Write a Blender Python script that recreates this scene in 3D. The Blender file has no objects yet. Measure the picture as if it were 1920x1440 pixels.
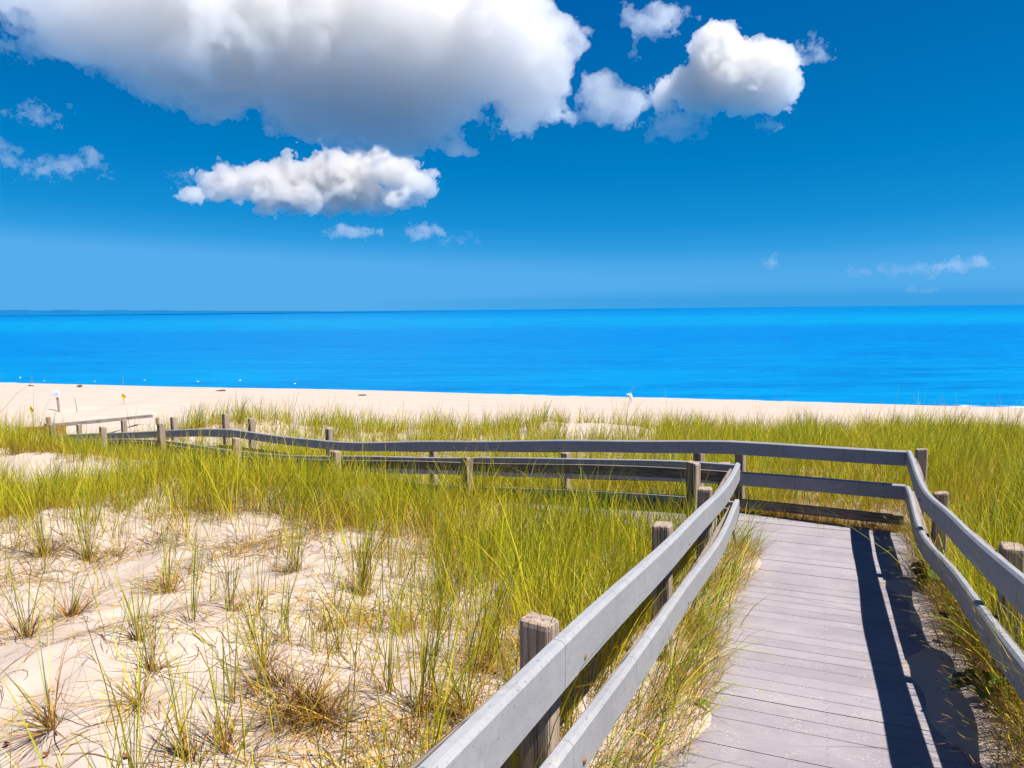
import bpy, bmesh, math, random
import numpy as np
from mathutils import Vector, Matrix

rng = np.random.default_rng(11)
scene = bpy.context.scene
col = scene.collection
R = math.radians

# ---------------------------------------------------------------- helpers
def tag(o, label=None, cat=None, group=None, kind=None):
    if label: o['label'] = label
    if cat: o['category'] = cat
    if group: o['group'] = group
    if kind: o['kind'] = kind
    return o

def empty(name, loc=(0, 0, 0)):
    o = bpy.data.objects.new(name, None); col.objects.link(o); o.location = loc
    o.empty_display_size = .1
    return o

def link_mesh(name, me, mat=None, parent=None, loc=None):
    o = bpy.data.objects.new(name, me); col.objects.link(o)
    if mat is not None: me.materials.append(mat)
    if parent is not None:
        o.parent = parent
        o.location = -Vector(parent.location) if loc is None else loc      # the mesh is in world coordinates
    return o

def mesh_np(name, V, quads=None, tris=None, colors=None, uv=None, smooth=True):
    """mesh from numpy arrays"""
    me = bpy.data.meshes.new(name)
    nq = 0 if quads is None else len(quads); nt = 0 if tris is None else len(tris)
    me.vertices.add(len(V)); me.vertices.foreach_set('co', np.ascontiguousarray(V, dtype=np.float32).ravel())
    loops = []
    if nq: loops.append(np.asarray(quads, np.int32).ravel())
    if nt: loops.append(np.asarray(tris, np.int32).ravel())
    loops = np.concatenate(loops)
    me.loops.add(len(loops)); me.loops.foreach_set('vertex_index', loops)
    me.polygons.add(nq + nt)
    start = np.concatenate([np.arange(nq) * 4, nq * 4 + np.arange(nt) * 3]).astype(np.int32)
    me.polygons.foreach_set('loop_start', start)
    me.polygons.foreach_set('use_smooth', np.full(nq + nt, bool(smooth)))
    me.update(calc_edges=True)
    if colors is not None:
        a = me.attributes.new('Col', 'FLOAT_COLOR', 'POINT')
        c4 = np.ones((len(V), 4), np.float32); c4[:, :3] = colors
        a.data.foreach_set('color', c4.ravel())
    if uv is not None:
        l = me.uv_layers.new(name='UVMap'); l.data.foreach_set('uv', np.asarray(uv, np.float32)[loops].ravel())
    return me

class MB:
    """collects boxes, prisms and tubes into one mesh"""
    def __init__(s): s.v = []; s.f = []
    def add(s, vs, fs):
        b = len(s.v); s.v += [tuple(v) for v in vs]; s.f += [tuple(i + b for i in f) for f in fs]
    def prism(s, poly, z0, z1):
        """poly: list of (x,y); z0/z1 numbers or functions of (x,y)"""
        n = len(poly)
        f0 = z0 if callable(z0) else (lambda x, y: z0); f1 = z1 if callable(z1) else (lambda x, y: z1)
        s.add([(x, y, f0(x, y)) for x, y in poly] + [(x, y, f1(x, y)) for x, y in poly],
              [tuple(range(n))[::-1], tuple(range(n, 2 * n))] + [(i, (i + 1) % n, n + (i + 1) % n, n + i) for i in range(n)])
    def tube(s, pts, rad, n=8, cap=True):
        pts = [Vector(p) for p in pts]; rings = []
        for i, p in enumerate(pts):
            d = (pts[min(i + 1, len(pts) - 1)] - pts[max(i - 1, 0)]).normalized()
            a = d.orthogonal().normalized(); b = d.cross(a)
            r = rad[i] if isinstance(rad, (list, tuple)) else rad
            rings.append([p + (a * math.cos(2 * math.pi * k / n) + b * math.sin(2 * math.pi * k / n)) * r for k in range(n)])
        vs = [v for r in rings for v in r]; fs = []
        for i in range(len(pts) - 1):
            fs += [(i * n + k, i * n + (k + 1) % n, (i + 1) * n + (k + 1) % n, (i + 1) * n + k) for k in range(n)]
        if cap: fs += [tuple(range(n))[::-1], tuple(range((len(pts) - 1) * n, len(pts) * n))]
        s.add(vs, fs)
    def build(s, name, mat, parent=None, smooth=False, bevel=0):
        me = bpy.data.meshes.new(name); me.from_pydata(s.v, [], s.f); me.update()
        bm = bmesh.new(); bm.from_mesh(me); bmesh.ops.recalc_face_normals(bm, faces=bm.faces)
        if bevel: bmesh.ops.bevel(bm, geom=list(bm.edges), offset=bevel, segments=2, affect='EDGES', profile=.5)
        bm.to_mesh(me); bm.free()
        if smooth: me.polygons.foreach_set('use_smooth', [True] * len(me.polygons))
        return link_mesh(name, me, mat, parent)


_cp0 = math.atan2(140, 1400); _cr0 = math.atan2(13, 1390)
def sky_dir(x, y):
    fw = np.array([0, math.cos(_cp0), -math.sin(_cp0)]); u0 = np.array([0, math.sin(_cp0), math.cos(_cp0)]); r0 = np.array([1., 0, 0])
    rt = r0 * math.cos(_cr0) - u0 * math.sin(_cr0); up = u0 * math.cos(_cr0) + r0 * math.sin(_cr0)
    d = fw * 1400 + rt * (x - 960) + up * (720 - y); return d / np.linalg.norm(d)

SUN_E, SKYS, EXPO, VOLB = 4.5, .10, 1.4, 40
# ---------------------------------------------------------------- ground heights
AXA = math.radians(22.5)
AX = np.array([math.sin(AXA), math.cos(AXA)])      # along the first boardwalk
AR = np.array([math.cos(AXA), -math.sin(AXA)])     # to its right
LC = np.array([1.938, 6.26]); RC = np.array([3.604, 6.732]); FB = np.array([2.244, 7.586])
TL, TR = -.605, .754
WA = math.radians(142)
WD = np.array([math.cos(WA), math.sin(WA)])        # along the second boardwalk
WN = np.array([WD[1], -WD[0]])                     # to its far side
WW = 1.233
SEA = -3.9

def softramp(x, w=.35):
    return w * np.logaddexp(0, np.asarray(x, float) / w)

def z1(s):
    return .118 * softramp(5.5 - np.asarray(s, float))

def z2(m):
    m = np.asarray(m, float)
    return -.107 * (softramp(m - .25) - softramp(m - 7.15)) - .02 * np.clip(m - 7.5, 0, 3) - .115 * softramp(m - 10.3)

def st_of(x, y):
    return x * AX[0] + y * AX[1], x * AR[0] + y * AR[1]

def mn_of(x, y):
    dx, dy = x - LC[0], y - LC[1]
    return dx * WD[0] + dy * WD[1], dx * WN[0] + dy * WN[1]

WL = np.array([[-45.6, 65.9], [-18.5, 57.5], [5.9, 50.2], [30.0, 44.0]])   # the waterline
_wd = (WL[3] - WL[0]) / np.linalg.norm(WL[3] - WL[0]); _wn = np.array([-_wd[1], _wd[0]])

def shore_q(x, y):
    """metres landward of the waterline (straight line with a slow sway)"""
    q = -((x - WL[1][0]) * _wn[0] + (y - WL[1][1]) * _wn[1])
    u = (x - WL[1][0]) * _wd[0] + (y - WL[1][1]) * _wd[1]
    return q + .35 * np.sin(u * .09 + 1.) + .2 * np.sin(u * .23)

_cp = []
for s_ in (-6, -3, 0, 1.5, 3, 4.5, 6, 7.2):
    for t_, dz_ in ((-1.1, .05), (1.15, .03), (2.6, .08), (5., .1)):
        p_ = AX * s_ + AR * t_
        if t_ < 0 and s_ > 6.1: continue
        _cp.append((p_[0], p_[1], float(z1(s_)) + dz_))
for m_, dz_ in ((2., .22), (3.2, .38), (5.3, .46), (7.5, .54), (10., .56), (12., .6), (14.5, .65), (17.5, .6), (20, .5)):
    p_ = LC + WD * m_ - WN * .75; _cp.append((p_[0], p_[1], float(z2(m_)) + dz_))
for m_, dz_ in ((1.5, -.05), (3.5, -.06), (6, -.06), (8, .0), (10.5, .05), (13, -.02), (16, -.08), (19, -.1)):
    p_ = LC + WD * m_ + WN * (WW + .7); _cp.append((p_[0], p_[1], float(z2(m_)) + dz_))
_cp += [(7, 8, -.05), (8, 12, -.48), (10, 18, -1.2), (14, 25, -2.05), (4.5, 12, -.5), (5, 18, -1.2), (7, 23, -1.9), (16, 12, -.4), (25, 20, -1.4),
        (3.6, 9.6, -.22), (2, 14, -.75), (2.8, 19, -1.0), (0, 19, -1.05), (-1.5, 15.5, -.85), (-3.5, 19, -1.05), (0, 24, -1.9), (-6, 24, -1.95),
        (-3, 2.5, .40), (-1.6, 1.5, .46), (-4, 4, .27), (-2, 4.5, .22), (-3, 7, .13), (-6, 6, .16), (-6, 9, .0), (-1, 6.3, .14), (-9, 9, -.06),
        (-10.2, 14.6, -.22), (-16, 14, -.3), (-13.5, 22, -1.75), (-10, 22, -1.75), (-7.2, 17.2, -.42), (-5.4, 17.6, -.75), (-13, 25, -1.85), (-22, 22, -1.6), (-20, 27, -2.1),
        (-3, -5, .8), (5, -5, .9), (-12, -4, .5), (14, -4, .7), (-12, 4, .2), (14, 4, .15), (-25, 8, .0), (25, 8, .0)]
for (x_, y_) in WL:
    for q_, z_ in ((18, -2.75), (27, -2.25), (8, -3.3)):
        p_ = np.array([x_, y_]) - _wn * q_; _cp.append((p_[0], p_[1], z_))
_cp = np.array(_cp)
def _tps(r2): return np.where(r2 > 0, r2 * np.log(np.maximum(r2, 1e-12)), 0) * .5
_n = len(_cp)
_K = _tps(((_cp[:, None, :2] - _cp[None, :, :2]) ** 2).sum(-1)) + np.eye(_n) * .6
_P = np.c_[np.ones(_n), _cp[:, :2]]
_W = np.linalg.solve(np.block([[_K, _P], [_P.T, np.zeros((3, 3))]]), np.r_[_cp[:, 2], 0, 0, 0])

def smooth(a, b, x):
    t = np.clip((x - a) / (b - a), 0, 1); return t * t * (3 - 2 * t)

_rng = np.random.default_rng(5)
_waves = [(2 * math.pi / l, a, *_rng.uniform(0, 2 * math.pi, 2)) for l, a in
          ((5.1, .05), (3.7, .045), (2.3, .026), (1.7, .019), (1.1, .011), (.83, .008), (.57, .006), (.41, .005), (.29, .004), (.21, .003)) for _ in range(2)]
def lumps(x, y):
    z = np.zeros_like(x, dtype=float)
    xw = x + .25 * np.sin(y * 1.7 + 1) ; yw = y + .25 * np.sin(x * 1.9)
    for k, a, ph, th in _waves:
        z += a * np.sin(k * (xw * math.cos(th) + yw * math.sin(th)) + ph)
    return z

def ground(x, y):
    x = np.asarray(x, float); y = np.asarray(y, float); sh = x.shape
    xf = np.clip(x.ravel(), -40, 40); yf = y.ravel()
    z = np.empty(len(xf))
    for i in range(0, len(xf), 20000):
        X = xf[i:i + 20000]; Y = np.clip(yf[i:i + 20000], -8, 60)
        r2 = (X[:, None] - _cp[None, :, 0]) ** 2 + (Y[:, None] - _cp[None, :, 1]) ** 2
        z[i:i + 20000] = _tps(r2) @ _W[:_n] + _W[_n] + _W[_n + 1] * X + _W[_n + 2] * Y
    q = shore_q(x.ravel(), yf)
    beach = np.where(q > 0, SEA + .2 * (1 - np.exp(-q / 1.2)) + .052 * q, SEA + .09 * q)
    k = smooth(22, 12, q); z = z * (1 - k) + beach * k
    z = np.maximum(z, SEA - 3)
    xx, yy = x.ravel(), yf
    z = z + lumps(xx, yy) * smooth(8, 24, q) * .9
    # beside and under the two boardwalks
    s, t = st_of(xx, yy); d1 = z1(s)
    on1 = (s < 7.75)
    drl = .02 - .42 * np.clip(t - (TL + .03), 0, 1) + .035 * np.sin(s * 2.3) + .02 * np.sin(s * 6.1 + 1)   # sand drifted in from the left
    drr = .05 - .34 * np.clip((TR - .04) - t, 0, 1) + .03 * np.sin(s * 2.9 + 2) + .015 * np.sin(s * 7.3)
    mid = d1 + np.maximum(np.maximum(drl, drr), -.05)
    w = smooth(1.15, .72, np.abs(t - (TL + TR) / 2) / 1.15) * on1 * smooth(7.9, 7.3, s)
    w = w * np.where(s > 6.4, smooth(-1.6, -.7, t), 1)
    z = z * (1 - w) + mid * w
    m, n = mn_of(xx, yy); d2 = z2(m)
    w2 = smooth(-.06, .1, n) * smooth(WW + .5, WW + .1, n) * smooth(-2.2, -1.6, m) * smooth(21, 20, m)
    z = z * (1 - w2) + np.minimum(z, d2 - .06) * w2
    return z.reshape(sh)

# ---------------------------------------------------------------- materials
def new_mat(name):
    m = bpy.data.materials.new(name); m.use_nodes = True
    nt = m.node_tree; nt.nodes.clear()
    out = nt.nodes.new('ShaderNodeOutputMaterial')
    return m, nt, out

class NT:
    """a little shorthand for node trees"""
    def __init__(s, nt): s.nt = nt
    def n(s, kind, **kw):
        nd = s.nt.nodes.new(kind)
        for k, v in kw.items():
            if k.startswith('i_'):
                key = k[2:]; key = int(key) if key.isdigit() else key.replace('_', ' ')
                s.set(nd.inputs[key], v)
            else: setattr(nd, k, v)
        return nd
    def set(s, sock, v):
        if isinstance(v, bpy.types.NodeSocket): s.nt.links.new(v, sock)
        elif isinstance(v, bpy.types.Node): s.nt.links.new(v.outputs[0], sock)
        else:
            if isinstance(v, (tuple, list)) and len(v) == 3 and len(sock.default_value) == 4: v = (*v, 1)
            sock.default_value = v
    def math(s, op, a, b=0, c=None, clamp=False):
        nd = s.nt.nodes.new('ShaderNodeMath'); nd.operation = op; nd.use_clamp = clamp
        s.set(nd.inputs[0], a); s.set(nd.inputs[1], b)
        if c is not None: s.set(nd.inputs[2], c)
        return nd.outputs[0]
    def noise(s, vec, scale, detail=3, rough=.5, dist=0):
        nd = s.n('ShaderNodeTexNoise'); s.set(nd.inputs['Vector'], vec); nd.inputs['Scale'].default_value = scale
        nd.inputs['Detail'].default_value = detail; nd.inputs['Roughness'].default_value = rough; nd.inputs['Distortion'].default_value = dist
        return nd.outputs[0]
    def ramp(s, fac, stops, interp='LINEAR'):
        nd = s.n('ShaderNodeValToRGB'); s.set(nd.inputs[0], fac); cr = nd.color_ramp; cr.interpolation = interp
        while len(cr.elements) < len(stops): cr.elements.new(.5)
        for e, (p, c) in zip(cr.elements, stops):
            e.position = p; e.color = (*c, 1) if not isinstance(c, (int, float)) else (c, c, c, 1)
        return nd.outputs[0]
    def mix(s, fac, a, b, mode='MIX'):
        nd = s.n('ShaderNodeMix', data_type='RGBA', blend_type=mode); s.set(nd.inputs[0], fac); s.set(nd.inputs[6], a); s.set(nd.inputs[7], b)
        return nd.outputs[2]
    def map(s, vec, scale=(1, 1, 1), rot=(0, 0, 0), loc=(0, 0, 0)):
        nd = s.n('ShaderNodeMapping'); s.set(nd.inputs[0], vec); nd.inputs[1].default_value = loc; nd.inputs[2].default_value = rot; nd.inputs[3].default_value = scale
        return nd.outputs[0]
    def pos(s): return s.n('ShaderNodeNewGeometry').outputs['Position']
    def obj(s): return s.n('ShaderNodeTexCoord').outputs['Object']
    def bump(s, h, strength=.3, dist=.01, normal=None):
        nd = s.n('ShaderNodeBump'); nd.inputs['Strength'].default_value = strength; nd.inputs['Distance'].default_value = dist
        s.set(nd.inputs['Height'], h)
        if normal is not None: s.set(nd.inputs['Normal'], normal)
        return nd.outputs[0]
    def principled(s, out, color, rough=.8, normal=None, spec=.3, **kw):
        p = s.n('ShaderNodeBsdfPrincipled'); s.set(p.inputs['Base Color'], color); s.set(p.inputs['Roughness'], rough)
        p.inputs['Specular IOR Level'].default_value = spec
        if normal is not None: s.set(p.inputs['Normal'], normal)
        for k, v in kw.items(): s.set(p.inputs[k.replace('_', ' ')], v)
        s.nt.links.new(p.outputs[0], out.inputs['Surface'])
        return p

def mat_plain(name, c, rough=.6, spec=.3, var=.15, scale=30):
    m, nt, out = new_mat(name); k = NT(nt)
    n = k.noise(k.obj(), scale, 4, .6)
    cc = k.mix(n, tuple(x * (1 - var) for x in c), tuple(min(1, x * (1 + var)) for x in c))
    k.principled(out, cc, rough, spec=spec); return m

def mat_sand():
    m, nt, out = new_mat('dry_sand'); k = NT(nt); p = k.pos()
    big = k.noise(p, .8, 4, .55); mid = k.noise(p, 9, 5, .6); fine = k.noise(p, 420, 2, .6)
    c = k.mix(big, SANDC[0], SANDC[1])
    c = k.mix(k.math('MULTIPLY', mid, .35), c, SANDC[2])
    # dark mineral grains and small scraps
    v = k.n('ShaderNodeTexVoronoi', feature='F1'); k.set(v.inputs['Vector'], p); v.inputs['Scale'].default_value = 55
    sp = k.ramp(v.outputs['Distance'], [(0.0, 1), (.07, 1), (.11, 0), (1, 0)])
    gate = k.ramp(k.noise(p, 3.1, 3), [(.5, 0), (.62, 1)])
    c = k.mix(k.math('MULTIPLY', k.math('MULTIPLY', sp, gate), .55), c, (.12, .08, .06))
    c = k.mix(k.ramp(fine, [(.28, .45), (.42, 0)]), c, (.2, .15, .11))
    # the beach: faint drift lines of seaweed and shell running along the shore
    q = k.math('ADD', k.math('MULTIPLY', k.n('ShaderNodeSeparateXYZ', i_0=p).outputs[0], float(-_wn[0])), k.math('MULTIPLY', k.n('ShaderNodeSeparateXYZ', i_0=p).outputs[1], float(-_wn[1])))
    u = k.math('ADD', k.math('MULTIPLY', k.n('ShaderNodeSeparateXYZ', i_0=p).outputs[0], float(_wd[0])), k.math('MULTIPLY', k.n('ShaderNodeSeparateXYZ', i_0=p).outputs[1], float(_wd[1])))
    q0 = float(WL[1] @ _wn)
    qq = k.math('ADD', q, q0)                        # metres landward of the waterline
    vec = k.n('ShaderNodeCombineXYZ', i_0=k.math('MULTIPLY', u, .12), i_1=k.math('MULTIPLY', qq, 1.1), i_2=0.)
    streak = k.noise(vec.outputs[0], 1., 6, .65)
    inb = k.ramp(k.math('DIVIDE', qq, 40.), [(0, 1), (.35, 1), (.62, 0)])
    c = k.mix(k.math('MULTIPLY', k.ramp(streak, [(.46, 0), (.72, 1)]), k.math('MULTIPLY', inb, .85)), c, (.30, .235, .21))
    # wet sand and a darker weed line at the water
    c = k.mix(k.ramp(k.math('DIVIDE', qq, 10.), [(0, .75), (.03, .55), (.07, 0)]), c, (.12, .1, .08))
    h = k.math('ADD', k.math('MULTIPLY', k.noise(p, 11, 6, .68), .6), k.math('ADD', k.math('MULTIPLY', k.noise(p, 55, 3, .6), .25), k.math('MULTIPLY', fine, .08)))
    k.principled(out, c, .95, k.bump(h, .4, .03), .1); return m

def mat_grass(name, trans=.35):
    m, nt, out = new_mat(name); k = NT(nt)
    a = k.n('ShaderNodeAttribute', attribute_name='Col')
    d = k.n('ShaderNodeBsdfPrincipled'); k.set(d.inputs['Base Color'], a.outputs['Color']); d.inputs['Roughness'].default_value = .55
    d.inputs['Specular IOR Level'].default_value = .25
    t = k.n('ShaderNodeBsdfTranslucent'); k.set(t.inputs['Color'], a.outputs['Color'])
    x = k.n('ShaderNodeMixShader'); x.inputs[0].default_value = trans
    nt.links.new(d.outputs[0], x.inputs[1]); nt.links.new(t.outputs[0], x.inputs[2]); nt.links.new(x.outputs[0], out.inputs['Surface'])
    return m

def mat_plank():
    """grey plastic-lumber rail: smooth, mottled, scuffed, with thin saw kerfs across it"""
    m, nt, out = new_mat('grey_rail_board'); k = NT(nt); p = k.pos()
    uv = k.n('ShaderNodeUVMap').outputs[0]; sx = k.n('ShaderNodeSeparateXYZ', i_0=uv)
    n1 = k.noise(p, 2.3, 4, .6); n2 = k.noise(p, 26, 5, .65); n3 = k.noise(p, 240, 2, .5)
    c = k.mix(k.ramp(n1, [(.35, 0), (.7, 1)]), PLANKC[0], PLANKC[1])
    c = k.mix(k.ramp(n2, [(.45, 0), (.75, .6)]), c, PLANKC[2])
    c = k.mix(k.ramp(n3, [(.6, 0), (.75, .45)]), c, (.30, .30, .31))
    c = k.mix(k.ramp(k.noise(p, 11, 5, .7), [(.60, 0), (.70, .55)]), c, (.33, .315, .25))
    c = k.mix(k.ramp(k.noise(k.map(uv, (1.2, 9, 1)), 3, 5, .7), [(.5, 0), (.72, .35)]), c, (.15, .148, .16))
    sp = k.ramp(k.noise(p, 95, 2, .5), [(.26, .8), (.34, 0)])
    c = k.mix(sp, c, (.06, .055, .055))
    # saw kerfs: thin dark lines across the board, closer together where it bends
    w = k.n('ShaderNodeTexNoise', noise_dimensions='1D'); k.set(w.inputs['W'], sx.outputs[0]); w.inputs['Scale'].default_value = .9
    uu = k.math('ADD', sx.outputs[0], k.math('MULTIPLY', w.outputs[0], .5))
    fr = k.math('ABSOLUTE', k.math('SUBTRACT', k.math('FRACT', k.math('MULTIPLY', uu, 5.5)), .5))
    cell = k.n('ShaderNodeTexWhiteNoise', noise_dimensions='1D'); k.set(cell.inputs['W'], k.math('FLOOR', k.math('MULTIPLY', uu, 5.5)))
    kerf = k.math('MULTIPLY', k.math('LESS_THAN', fr, .007), k.math('GREATER_THAN', cell.outputs[0], .45))
    kerf = k.math('MULTIPLY', kerf, k.math('GREATER_THAN', k.noise(p, 7, 2), .43))
    c = k.mix(k.math('MULTIPLY', kerf, .8), c, (.03, .03, .035))
    h = k.math('SUBTRACT', k.math('ADD', k.math('MULTIPLY', n2, .4), k.math('MULTIPLY', n3, .3)), kerf)
    k.principled(out, c, .62, k.bump(h, .35, .004), .3); return m

def mat_wood(name, cols, axis='z', ring=1.0):
    """weathered timber; the grain runs along the given world axis ('z') or along the board's UV ('u')"""
    m, nt, out = new_mat(name); k = NT(nt)
    if axis == 'z':
        p = k.obj(); oi = k.n('ShaderNodeObjectInfo')
        off = k.n('ShaderNodeVectorMath', operation='ADD'); k.set(off.inputs[0], p); k.set(off.inputs[1], k.n('ShaderNodeCombineXYZ', i_0=k.math('MULTIPLY', oi.outputs['Random'], 20), i_1=0., i_2=k.math('MULTIPLY', oi.outputs['Random'], 9)).outputs[0])
        v = k.map(off.outputs[0], (1, 1, .045))
        vb = k.map(off.outputs[0], (1, 1, .25))
    else:
        uv = k.n('ShaderNodeUVMap').outputs[0]
        v = k.map(uv, (.06, 1, 1)); vb = k.map(uv, (.3, 1, 1))
    g = k.noise(v, 95 * ring, 5, .65, .3); b = k.noise(vb, 14, 4, .6); f = k.noise(v, 330, 3, .6)
    c = k.mix(k.ramp(g, [(.36, 0), (.62, 1)]), cols[0], cols[1])
    c = k.mix(k.ramp(b, [(.4, 0), (.7, .7)]), c, cols[2])
    c = k.mix(k.ramp(f, [(.3, .5), (.45, 0)]), c, tuple(x * .35 for x in cols[0]))
    crack = k.ramp(k.noise(k.map(v, (1, 1, .5)), 24, 2, .5), [(.475, 0), (.495, 1), (.505, 1), (.525, 0)])
    c = k.mix(k.math('MULTIPLY', crack, .6), c, tuple(x * .18 for x in cols[0]))
    h = k.math('SUBTRACT', k.math('ADD', g, k.math('MULTIPLY', f, .5)), k.math('MULTIPLY', crack, 1.2))
    k.principled(out, c, .88, k.bump(h, .6, .006), .15); return m

def mat_deck():
    m, nt, out = new_mat('deck_board'); k = NT(nt); p = k.pos()
    rnd = k.n('ShaderNodeNewGeometry').outputs['Random Per Island']
    c = k.mix(rnd, DECKC[0], DECKC[1])
    wn = k.n('ShaderNodeTexWhiteNoise', noise_dimensions='1D'); k.set(wn.inputs['W'], k.math('MULTIPLY', rnd, 913.7))
    c = k.mix(k.ramp(wn.outputs[0], [(.0, .0), (.75, .05), (1, .30)]), c, DECKC[2])
    v = k.map(p, (1, 1, 1), (0, 0, AXA))
    gr = k.noise(k.map(v, (1, 14, 1)), 12, 5, .65)
    c = k.mix(k.ramp(gr, [(.35, 0), (.7, .65)]), c, DECKC[2])
    blot = k.noise(p, 3.2, 4, .6); c = k.mix(k.ramp(blot, [(.42, 0), (.7, .5)]), c, DECKC[3])
    # sand grains blown across the boards
    vo = k.n('ShaderNodeTexVoronoi'); k.set(vo.inputs['Vector'], p); vo.inputs['Scale'].default_value = 95
    s1 = k.math('MULTIPLY', k.ramp(vo.outputs['Distance'], [(.16, 1), (.24, 0)]), k.ramp(k.noise(p, 6, 4, .7), [(.46, 0), (.64, 1)]))
    c = k.mix(k.math('MULTIPLY', s1, .8), c, (.62, .54, .47))
    s2 = k.ramp(k.noise(p, 300, 2, .6), [(.3, .5), (.4, 0)]); c = k.mix(s2, c, (.12, .1, .1))
    # screw heads along the three joists
    xyz = k.n('ShaderNodeSeparateXYZ', i_0=p)
    ss = k.math('ADD', k.math('MULTIPLY', xyz.outputs[0], float(AX[0])), k.math('MULTIPLY', xyz.outputs[1], float(AX[1])))
    tt = k.math('ADD', k.math('MULTIPLY', xyz.outputs[0], float(AR[0])), k.math('MULTIPLY', xyz.outputs[1], float(AR[1])))
    fs_ = k.math('SUBTRACT', k.math('MULTIPLY', k.math('ABSOLUTE', k.math('SUBTRACT', k.math('FRACT', k.math('DIVIDE', k.math('ADD', ss, 2.), .14)), .5)), .14), .038)
    scr = None
    for tc in (TL + .1, (TL + TR) / 2, TR - .08):
        dt = k.math('SUBTRACT', tt, float(tc))
        rr_ = k.math('SQRT', k.math('ADD', k.math('MULTIPLY', dt, dt), k.math('MULTIPLY', fs_, fs_)))
        one = k.math('LESS_THAN', rr_, .0042); scr = one if scr is None else k.math('MAXIMUM', scr, one)
    c = k.mix(k.math('MULTIPLY', scr, .7), c, (.05, .045, .045))
    h = k.math('ADD', k.math('MULTIPLY', gr, .5), k.math('MULTIPLY', s1, .7))
    k.principled(out, c, .8, k.bump(h, .35, .004), .2); return m

def mat_sea():
    m, nt, out = new_mat('sea_water'); k = NT(nt); p = k.pos(); sp = k.n('ShaderNodeSeparateXYZ', i_0=p)
    # bands of shallow and deep water lying along the shore
    q = k.math('ADD', k.math('MULTIPLY', sp.outputs[0], float(_wn[0])), k.math('MULTIPLY', sp.outputs[1], float(_wn[1])))
    u = k.math('ADD', k.math('MULTIPLY', sp.outputs[0], float(_wd[0])), k.math('MULTIPLY', sp.outputs[1], float(_wd[1])))
    y = sp.outputs[1]
    lg = k.math('LOGARITHM', k.math('MAXIMUM', y, 5.), 10.)           # distance seaward on a log scale
    wob = k.noise(k.map(p, (.0012, .006, 1)), 1., 3, .6)
    lg2 = k.math('ADD', lg, k.math('MULTIPLY', k.math('SUBTRACT', wob, .5), .16))
    t = k.math('DIVIDE', k.math('SUBTRACT', lg2, 1.6), 2.4, clamp=True)
    c = k.ramp(t, SEAST)
    r1 = k.noise(k.map(p, (.05, .22, 1)), 1., 6, .68); r2 = k.noise(k.map(p, (.35, 1.3, 1)), 1., 4, .62)
    far = k.noise(k.map(p, (.004, .03, 1)), 1., 5, .65)
    c = k.mix(k.ramp(far, [(.38, 0), (.68, .5)]), c, (.0, .085, .27))
    c = k.mix(k.ramp(r1, [(.42, 0), (.60, .8)]), c, (.0, .078, .25))
    c = k.mix(k.ramp(r2, [(.47, 0), (.68, .7)]), c, (.0, .165, .36))
    # thin foam where it laps the sand
    fo = k.math('ADD', q, -float(WL[1] @ _wn))
    fm = k.math('MULTIPLY', k.ramp(k.math('DIVIDE', fo, 4.), [(0, 1), (.06, .8), (.17, 0)]), k.ramp(k.noise(k.map(p, (.07, .07, 1)), 1., 5, .7), [(.50, 0), (.60, 1)]))
    c = k.mix(fm, c, (.75, .8, .85))
    h = k.math('ADD', k.math('MULTIPLY', r1, 1.), k.math('MULTIPLY', r2, .3))
    k.principled(out, c, .55, k.bump(h, .35, .4), .06, IOR=1.33); return m

SANDC = [(.47, .385, .30), (.53, .44, .35), (.42, .33, .25)]
PLANKC = [(.40, .40, .43), (.47, .47, .50), (.34, .34, .37)]
DECKC = [(.265, .222, .227), (.325, .28, .28), (.205, .175, .18), (.35, .305, .295)]
SEAST = [(0.0, (.0, .16, .31)), (.10, (.0, .145, .31)), (.23, (.0, .108, .30)), (.31, (.0, .112, .30)), (.345, (.0, .18, .32)), (.44, (.0, .19, .32)), (.50, (.0, .135, .30)), (.62, (.0, .105, .27)), (1, (.0, .095, .25))]
def _sc(l, k): return [tuple(v * k for v in c) for c in l]
SANDC = [(a * .71, b * .705, c * .77) for a, b, c in SANDC]; PLANKC = _sc(PLANKC, .51); DECKC = [(a * .73, b * .76, c * .83) for a, b, c in DECKC]
M = {}
M['sand'] = mat_sand()
M['grass'] = mat_grass('beach_grass_blade'); M['straw'] = mat_grass('dry_straw_blade', .15)
M['plank'] = mat_plank()
M['post'] = mat_wood('weathered_post', [(.24, .172, .125), (.34, .268, .215), (.20, .162, .135)])
M['wood'] = mat_wood('weathered_backing', [(.16, .122, .10), (.24, .195, .165), (.13, .108, .096)], 'u')
M['brown'] = mat_wood('brown_board', [(.25, .10, .04), (.31, .14, .06), (.2, .085, .04)], 'u')
M['deck'] = mat_deck()
M['sea'] = mat_sea()
M['bolt'] = mat_plain('rusty_bolt', (.16, .09, .05), .6, .4, .4, 200)
M['bolt_dark'] = mat_plain('dark_hole', (.02, .017, .015), .9, .1)

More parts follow.
